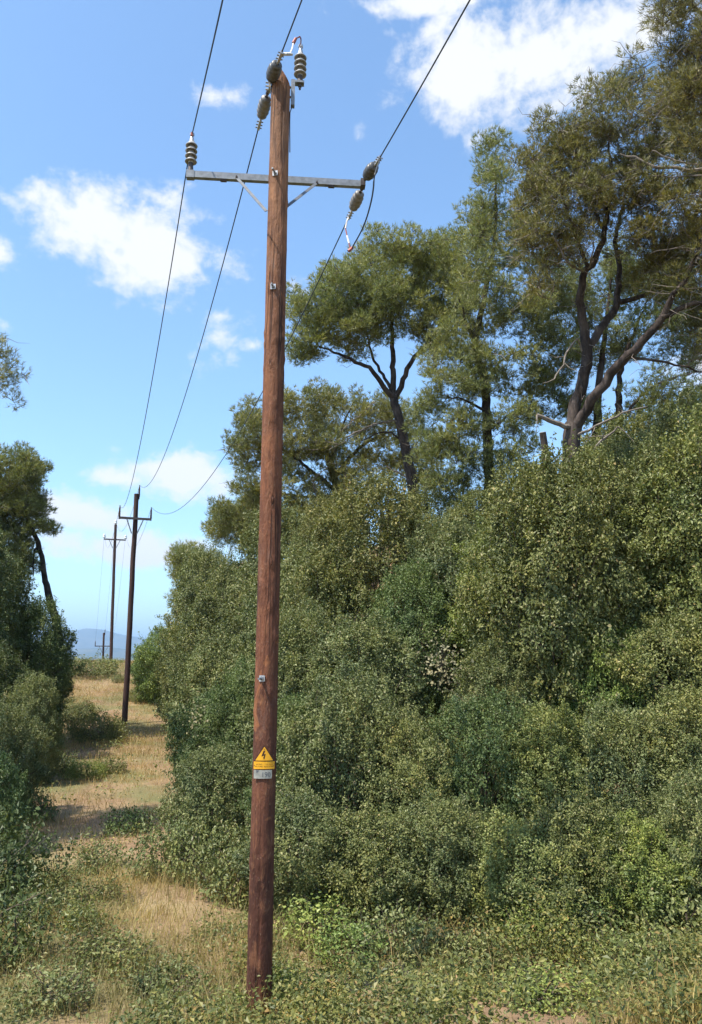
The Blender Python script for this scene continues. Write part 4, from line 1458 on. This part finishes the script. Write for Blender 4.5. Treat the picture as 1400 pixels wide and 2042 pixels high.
# ------------------------------------------------------------------ shrubs
GR = 'shrubs of the bank to the right of the path'
S = [  # px, top py, Y, width px, tint, label
    # front row along the weeds
    (395, 1640, 11.6, 205, 'mid', 'rounded shrub bulging over the path edge left of the pole foot'),
    (470, 1700, 10.6, 130, 'olive', 'low olive shrub directly left of the front pole foot'),
    (600, 1590, 10.3, 230, 'mid', 'leafy green shrub right beside the front pole below the number plate'),
    (745, 1625, 10.0, 220, 'olive', 'second low shrub to the right of the front pole foot'),
    (880, 1600, 10.0, 210, 'mid', 'third low shrub to the right of the front pole foot'),
    (1010, 1640, 9.8, 210, 'light', 'paler low shrub in the middle of the front row'),
    (1150, 1600, 9.8, 220, 'olive', 'fourth low shrub of the front row, counted from the pole'),
    (1280, 1640, 9.5, 200, 'yellow', 'yellowish low shrub near the right end of the front row'),
    (1400, 1560, 9.4, 230, 'mid', 'low shrub of the front row cut by the right picture edge'),
    # second row
    (440, 1495, 12.9, 200, 'mid', 'medium green shrub left of the pole at warning sign height'),
    (590, 1400, 12.2, 170, 'deep', 'deep green shrub touching the pole just above the warning sign'),
    (690, 1370, 11.7, 240, 'mid', 'broad grey-green shrub right of the warning sign'),
    (830, 1440, 11.3, 200, 'olive', 'olive shrub below the white-flowered bush'),
    (960, 1400, 11.2, 220, 'deep', 'darker glossy shrub in the middle of the bank'),
    (1095, 1420, 11.0, 200, 'light', 'pale green shrub under the bright broad-leaved bush'),
    (1235, 1420, 10.9, 220, 'mid', 'green shrub in the lower part of the bank below the shaded hollow'),
    (1380, 1390, 10.7, 230, 'olive', 'olive shrub by the right edge, at the height of the warning sign'),
    # third row
    (440, 1385, 16.0, 170, 'deep', 'dark shrub with small pale blossoms left of the pole'),
    (600, 1230, 14.2, 200, 'mid', 'green shrub behind the pole, above the through bolt'),
    (735, 1250, 13.5, 230, 'grey', 'grey-green shrub above the broad one right of the warning sign'),
    (1000, 1290, 12.5, 190, 'mid', 'green shrub in the shade under the yellow-green dome'),
    (1195, 1260, 12.4, 190, 'bright', 'bright green broad-leaved bush beside a dark hollow'),
    (1340, 1230, 12.1, 260, 'olive', 'large olive shrub below the biggest dome at the right'),
    # fourth row
    (450, 1280, 20.0, 200, 'mid', 'green shrub left of the pole, third from the bottom'),
    (585, 1105, 17.8, 200, 'mid', 'green shrub emerging right of the pole below the brownish pine'),
    (745, 965, 17.0, 250, 'brown', 'tall brown-tinged dome below the forked round-topped pine'),
    (650, 1120, 16.0, 180, 'olive', 'olive shrub tucked under the brown-tinged dome'),
    (830, 1130, 15.0, 160, 'deep', 'dark green shrub at the foot of the brown-tinged dome'),
    (905, 1045, 15.6, 190, 'grey', 'fine-leaved grey shrub between the brown dome and yellow-green dome'),
    (1045, 1050, 13.9, 280, 'yellow', 'yellow-green dome in sunlight under the large pine trunk'),
    (1290, 1000, 13.5, 300, 'light', 'biggest pale olive dome on the right of the bank'),
    (1410, 950, 13.0, 230, 'olive', 'tall olive shrub cut by the right edge beside the biggest dome'),
    # upper row
    (1165, 915, 13.3, 150, 'olive', 'dull green shrub hiding the lower trunk of the large pine'),
    (1262, 835, 17.6, 220, 'olive', 'shrub in the shade behind the large pine, right of its trunk'),
    (1385, 800, 16.6, 220, 'mid', 'shrub behind the low branches of the large pine by the right edge'),
    (1080, 932, 12.9, 100, 'olive', 'small shrub in front of the sawn limb'),
    (1195, 905, 15.4, 170, 'olive', 'dull shrub around the foot of the large pine'),
    (1090, 940, 17.0, 150, 'olive', 'olive shrub behind the sawn limb of the large pine'),
    (1240, 885, 16.2, 190, 'mid', 'green shrub right of the large pine trunk'),
    (1310, 895, 13.4, 210, 'mid', 'fresh green tall shrub to the right of the large pine'),
    (1415, 835, 12.6, 220, 'light', 'tallest fresh green shrub at the right edge'),
    (850, 985, 19.5, 170, 'olive', 'shrub at the foot of the forked round-topped pine'),
    (965, 985, 18.3, 170, 'olive', 'shrub at the foot of the slender pine'),
    (560, 1020, 24.0, 190, 'mid', 'shrub below the brownish pine, directly behind the pole'),
    (660, 1000, 21.5, 150, 'brown', 'dry-looking shrub under the brownish pine'),
    # along the path into the distance
    (470, 1130, 27.0, 190, 'mid', 'tall green shrub under the small pine left of the pole'),
    (420, 1100, 36.0, 150, 'mid', 'far tall shrub between the small pine and the farthest pine'),
    (420, 1215, 29.0, 170, 'olive', 'olive shrub beside the path below the farthest pine'),
    (338, 1252, 37.0, 130, 'bright', 'bright shrub where the path reaches the hill crest'),
    (306, 1300, 42.0, 80, 'olive', 'small shrub at the right side of the hill crest'),
    (425, 1330, 26.0, 130, 'mid', 'shrub beside the path, right of the second pole foot'),
    (500, 1330, 16.5, 150, 'deep', 'dark shrub showing at the left rim of the pole above the sign'),
]
for a in S:
    shrub(a[0], a[1], a[2], a[3] * (1.0 if a[2] < 14 and a[0] > 480 else 1.0), a[4], a[5], GR)
GLf = 'shrubs left of the path'
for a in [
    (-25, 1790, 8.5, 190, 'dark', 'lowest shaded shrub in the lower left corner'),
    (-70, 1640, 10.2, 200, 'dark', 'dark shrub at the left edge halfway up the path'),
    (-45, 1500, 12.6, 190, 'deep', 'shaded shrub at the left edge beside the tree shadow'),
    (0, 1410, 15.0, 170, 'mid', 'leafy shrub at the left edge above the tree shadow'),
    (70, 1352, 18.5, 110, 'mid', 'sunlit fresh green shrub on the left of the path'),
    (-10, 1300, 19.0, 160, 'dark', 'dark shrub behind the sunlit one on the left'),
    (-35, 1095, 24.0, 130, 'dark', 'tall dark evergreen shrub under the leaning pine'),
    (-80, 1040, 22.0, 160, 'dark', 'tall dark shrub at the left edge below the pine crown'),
    (80, 1200, 25.0, 66, 'deep', 'upright shrub hiding the foot of the leaning pine'),
    (98, 1270, 33.0, 50, 'deep', 'narrow dark shrub left of the mountains'),
    (80, 1325, 36.0, 80, 'olive', 'low olive shrub on the left shoulder of the hill crest'),
    (165, 1314, 45.0, 130, 'olive', 'low broad shrub on the crest in front of the far poles'),
    (222, 1316, 51.0, 60, 'yellow', 'small bush round the foot of the crest pole'),
    (115, 1352, 40.0, 60, 'olive', 'scrubby bush below the crest on the left'),
]:
    shrub(*a, GLf)
GB = 'small bushes on the path'
for px, py, wpx, hpx, tint, lb in [
    (190, 1738, 80, 45, 'mid', 'small round bush in the middle of the path below the tree shadow'),
    (112, 1775, 60, 34, 'olive', 'small bush at the left path edge below the tree shadow'),
    (150, 1800, 70, 28, 'mid', 'low bush on the left of the path near the bare patch'),
    (213, 1800, 40, 34, 'olive', 'tiny upright bush beside the bare patch of the path'),
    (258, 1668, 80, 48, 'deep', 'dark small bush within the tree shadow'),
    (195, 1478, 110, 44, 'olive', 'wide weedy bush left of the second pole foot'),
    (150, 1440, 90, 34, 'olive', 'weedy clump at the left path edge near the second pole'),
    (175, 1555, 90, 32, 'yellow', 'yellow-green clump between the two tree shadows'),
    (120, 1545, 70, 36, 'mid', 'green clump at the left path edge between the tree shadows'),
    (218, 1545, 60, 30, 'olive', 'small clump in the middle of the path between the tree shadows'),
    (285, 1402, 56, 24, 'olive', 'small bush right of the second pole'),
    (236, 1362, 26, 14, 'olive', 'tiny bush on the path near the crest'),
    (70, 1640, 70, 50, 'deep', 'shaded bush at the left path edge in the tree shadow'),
    (60, 1850, 90, 60, 'mid', 'leafy bush in the lower left beside the weeds'),
    (165, 1855, 80, 40, 'yellow', 'pale weedy bush at the lower end of the bare patch'),
    (560, 2000, 110, 60, 'yellow', 'fresh bramble at the right of the pole foot'),
    (470, 2030, 110, 45, 'yellow', 'fresh bramble at the left of the pole foot'),
    (700, 1920, 130, 60, 'bright', 'green bramble right of the pole foot'),
    (1260, 1950, 170, 80, 'light', 'broad-leaved weed clump in the lower right corner'),
    (330, 1990, 150, 60, 'mid', 'bramble clump in the weeds left of the pole foot'),
    (640, 1880, 150, 70, 'yellow', 'low bramble at the foot of the bank, nearest the pole'),
    (800, 1900, 160, 75, 'mid', 'low bramble at the foot of the bank, second from the pole'),
    (930, 1930, 140, 60, 'olive', 'low bramble at the foot of the bank, third from the pole'),
    (1070, 1900, 160, 80, 'yellow', 'yellow-green bramble at the foot of the bank under the pale shrub'),
    (1180, 1880, 130, 70, 'deep', 'dark little bramble at the foot of the bank'),
    (1370, 1900, 170, 110, 'mid', 'leafy bramble at the foot of the bank by the right edge'),
    (850, 2010, 170, 50, 'olive', 'sprawling weed clump at the lower picture edge'),
    (1090, 2005, 170, 55, 'yellow', 'pale sprawling weed clump at the lower picture edge'),
    (220, 1930, 150, 50, 'olive', 'weed clump left of the pole at the end of the bare patch'),
    (110, 2010, 150, 60, 'mid', 'weed clump in the lower left corner'),
]:
    g_ = on_ground(px, py)
    shrub(px, py - hpx * 1.15, g_[1], wpx, tint, lb, GB, 'small_bush', 'bush', base=(g_[0], g_[1], g_[2] - .03))

# pale blossom heads on two shrubs
def blossom(px, py, Y, wpx, hpx, n, label):
    c_ = at(px, py, Y)
    m = mpp(c_)
    g = np.random.default_rng(int(px))
    P = g.normal(size=(n, 3)) * np.array([wpx * m * .33, .12, hpx * m * .33])
    N = rand_dirs(n, g) * .7 + np.array([-.2, -.6, .6])
    N /= np.linalg.norm(N, axis=1, keepdims=True)
    e = tag(empty('flowering_sprays', c_), label, 'blossom', 'pale blossoms on the bank')
    obj('petals', leaf_mesh('petals', P, N, .045, .7, g), MAT['flower'], e)['kind'] = 'stuff'
    mb = MB()
    for j in range(0, n, 6):
        mb.tube([P[j] * .3 + np.array([0, .35, -.2]), P[j] * .8 + np.array([0, .1, -.02]), P[j]], [.004, .003, .0015], 3, False)
    mb.build('stalks', MAT['stem'], e)['kind'] = 'stuff'


blossom(880, 1322, 11.2, 60, 85, 200, 'creamy dried blossom sprays on the shrubs in the middle of the bank')
blossom(392, 1425, 14.9, 44, 44, 70, 'small white blossoms on the dark shrub left of the pole')

# ------------------------------------------------------------------ weeds and grass


def st_of(x, y):
    rx, ry = x - B0[0], y - B0[1]
    return rx * U[0] + ry * U[1], rx * V[0] + ry * V[1]


g = np.random.default_rng(77)


def scatter(n, x0, x1, y0, y1, dens):
    xs = g.uniform(x0, x1, n)
    ys = y0 + (y1 - y0) * g.uniform(0, 1, n) ** 1.0
    pr = np.array([dens(a, b) for a, b in zip(xs, ys)])
    k = g.uniform(0, 1, n) < pr
    return xs[k], ys[k]


def weed_density(x, y):
    s, q = st_of(x, y)
    n = fbm(x, y, .9, 4.2, 3)
    edge = s - 1.9 + 1.5 * fbm(x, y, 1.3, 15.2, 2)
    inpath = 1.0 if (-2.7 < q + .4 * n < .25 and edge > 0) else 0.0
    d = .52 + n * 1.5
    if s < 2.6:
        d += .12 - .20 * (1 if (-2.6 < q < -1.0 and s > 1.0) else 0)
        if q < -.2 and -1 < s < 2.6: d -= .15
    if inpath:
        d = -.15 + n * .9 + (.22 if q < -1.5 else 0)
    if y > 10.5: d -= .2
    if q > .3 and s > -1.5: d += .22
    if math.hypot(x - B0[0], y - B0[1] + .35) < .35: d -= .45
    return max(0, min(1, d))


# low leafy weeds: small clumps of leaves on short stalks
cx, cy = scatter(10500, -5.0, 6.2, 5.4, 11.2, weed_density)
hts = np.array([.06 + .55 * max(0, .40 + 1.2 * fbm(a, b, .8, 12.0, 3)) for a, b in zip(cx, cy)]) * g.uniform(.6, 1.3, len(cx))
per = 22
ci = np.repeat(np.arange(len(cx)), per)
tt = g.uniform(.1, 1, len(ci))
P = np.stack([cx[ci] + g.normal(size=len(ci)) * .085, cy[ci] + g.normal(size=len(ci)) * .085, terrain(cx, cy)[ci] + hts[ci] * tt], 1)
N = g.normal(size=P.shape) * .5 + np.array([0, -.1, .8])
N /= np.linalg.norm(N, axis=1, keepdims=True)
wd = obj('weeds', leaf_mesh('weeds', P, N, .036, .6, g), MAT['bramble'])
wd.color = (.88, .88, .70, 1)
tag(wd, 'low leafy weeds and brambles covering the ground round the pole foot', 'weeds', kind='stuff')


def grass_density(x, y):
    s, q = st_of(x, y)
    n = fbm(x, y, .6, 8.8, 3)
    d = .50 + n * .8
    if q > .3 and s < 16: d -= .25
    if q < -4.5: d -= .4
    if s > 18 and -3 < q < 4: d += .35
    if -2.2 < q < -.6 and 1.5 < s < 9: d -= .12
    return max(0, min(1, d))


def blades(name, xs, ys, hmin, hmax, width, lean, mat, tall=None):
    n = len(xs)
    z = terrain(xs, ys)
    h = g.uniform(hmin, hmax, n)
    a = g.uniform(0, 2 * math.pi, n)
    w = width * g.uniform(.7, 1.3, n)
    sx, sy = np.cos(a) * w / 2, np.sin(a) * w / 2
    b = g.uniform(0, 2 * math.pi, n)
    lx, ly = np.cos(b) * h * lean * g.uniform(.2, 1, n), np.sin(b) * h * lean * g.uniform(.2, 1, n)
    base_ = np.stack([xs, ys, z - .01], 1)
    v0 = base_ - np.stack([sx, sy, 0 * sx], 1)
    v1 = base_ + np.stack([sx, sy, 0 * sx], 1)
    m = base_ + np.stack([lx * .35, ly * .35, h * .6], 1)
    v2 = m + np.stack([sx, sy, 0 * sx], 1) * .8
    v3 = m - np.stack([sx, sy, 0 * sx], 1) * .8
    v4 = base_ + np.stack([lx, ly, h], 1)
    v = np.stack([v0, v1, v2, v3, v4], 1).reshape(-1, 3)
    i = np.arange(n)[:, None] * 5
    return mesh_np(name, v, [i + np.array([[0, 1, 2, 3]]), i + np.array([[3, 2, 4]])])


xs1, ys1 = scatter(90000, -5.2, 6.2, 5.4, 11.5, grass_density)
t1 = blades('g1', xs1, ys1, .06, .34, .0055, .8, None)
gr = obj('dry_grass', t1, MAT['straw'])
gr.color = (.86, .90, .72, 1)
tag(gr, 'short dry straw-coloured grass between the weeds near the pole', 'grass', kind='stuff')


def path_points(n, s0, s1, q0, q1, dens):
    s = s0 + (s1 - s0) * g.uniform(0, 1, n) ** 1.25
    q = g.uniform(q0, q1, n)
    x = B0[0] + U[0] * s + V[0] * q
    y = B0[1] + U[1] * s + V[1] * q
    pr = np.array([dens(a, b) for a, b in zip(x, y)])
    k = g.uniform(0, 1, n) < pr
    return x[k], y[k]


xs2, ys2 = path_points(95000, 2.5, 52, -4.0, 4.0, grass_density)
gr2 = obj('path_grass', blades('g2', xs2, ys2, .04, .28, .009, .9, None), MAT['straw'])
gr2.color = (1.0, .92, .80, 1)
tag(gr2, 'bleached dry grass of the path rising to the hill crest', 'grass', kind='stuff')
xs3, ys3 = scatter(1500, -5.0, 6.0, 6.2, 12, lambda a, b: max(0, min(1, .12 + fbm(a, b, .9, 2.5, 2) * 1.3 - (.25 if st_of(a, b)[1] > .5 else 0))))
gr3 = obj('grass_stalks', blades('g3', xs3, ys3, .30, .70, .006, .35, None), MAT['straw'])
gr3.color = (1.15, 1.08, .95, 1)
tag(gr3, 'tall pale grass stalks standing out of the weeds', 'grass', kind='stuff')

# weeds scattered along the far path
cx, cy = path_points(1500, 5, 50, -4.5, 3.0, lambda a, b: max(0, min(1, .22 + fbm(a, b, .5, 6.1, 3) * 1.2 - .25 * (1 if -1 < st_of(a, b)[1] < 1.5 else 0))))
ci = np.repeat(np.arange(len(cx)), 26)
P = np.stack([cx[ci] + g.normal(size=len(ci)) * .14, cy[ci] + g.normal(size=len(ci)) * .14, terrain(cx, cy)[ci] + g.uniform(.02, .32, len(ci))], 1)
N = g.normal(size=P.shape) * .5 + np.array([0, -.1, .8])
N /= np.linalg.norm(N, axis=1, keepdims=True)
wd2 = obj('path_weeds', leaf_mesh('path_weeds', P, N, .055, .6, g), MAT['bramble'])
wd2.color = (1.1, 1.1, .85, 1)
tag(wd2, 'scattered green weeds on the dry path', 'weeds', kind='stuff')

# ------------------------------------------------------------------ the air
t = NT('air')
pv = t.new('VolumePrincipled')
pv.inputs['Color'].default_value = (.50, .72, 1.0, 1)
pv.inputs['Density'].default_value = 1.55e-4
pv.inputs['Anisotropy'].default_value = 0.2
t.l.new(pv.outputs[0], t.out.inputs['Volume'])
mb = MB()
mb.box((0, 5000, 170), (1, 0, 0), (0, 1, 0), (0, 0, 1), 13500, 19000, 230)
hz = mb.build('haze', t.m)
tag(hz, 'pale blue summer haze in front of the far mountains', 'haze', kind='stuff')
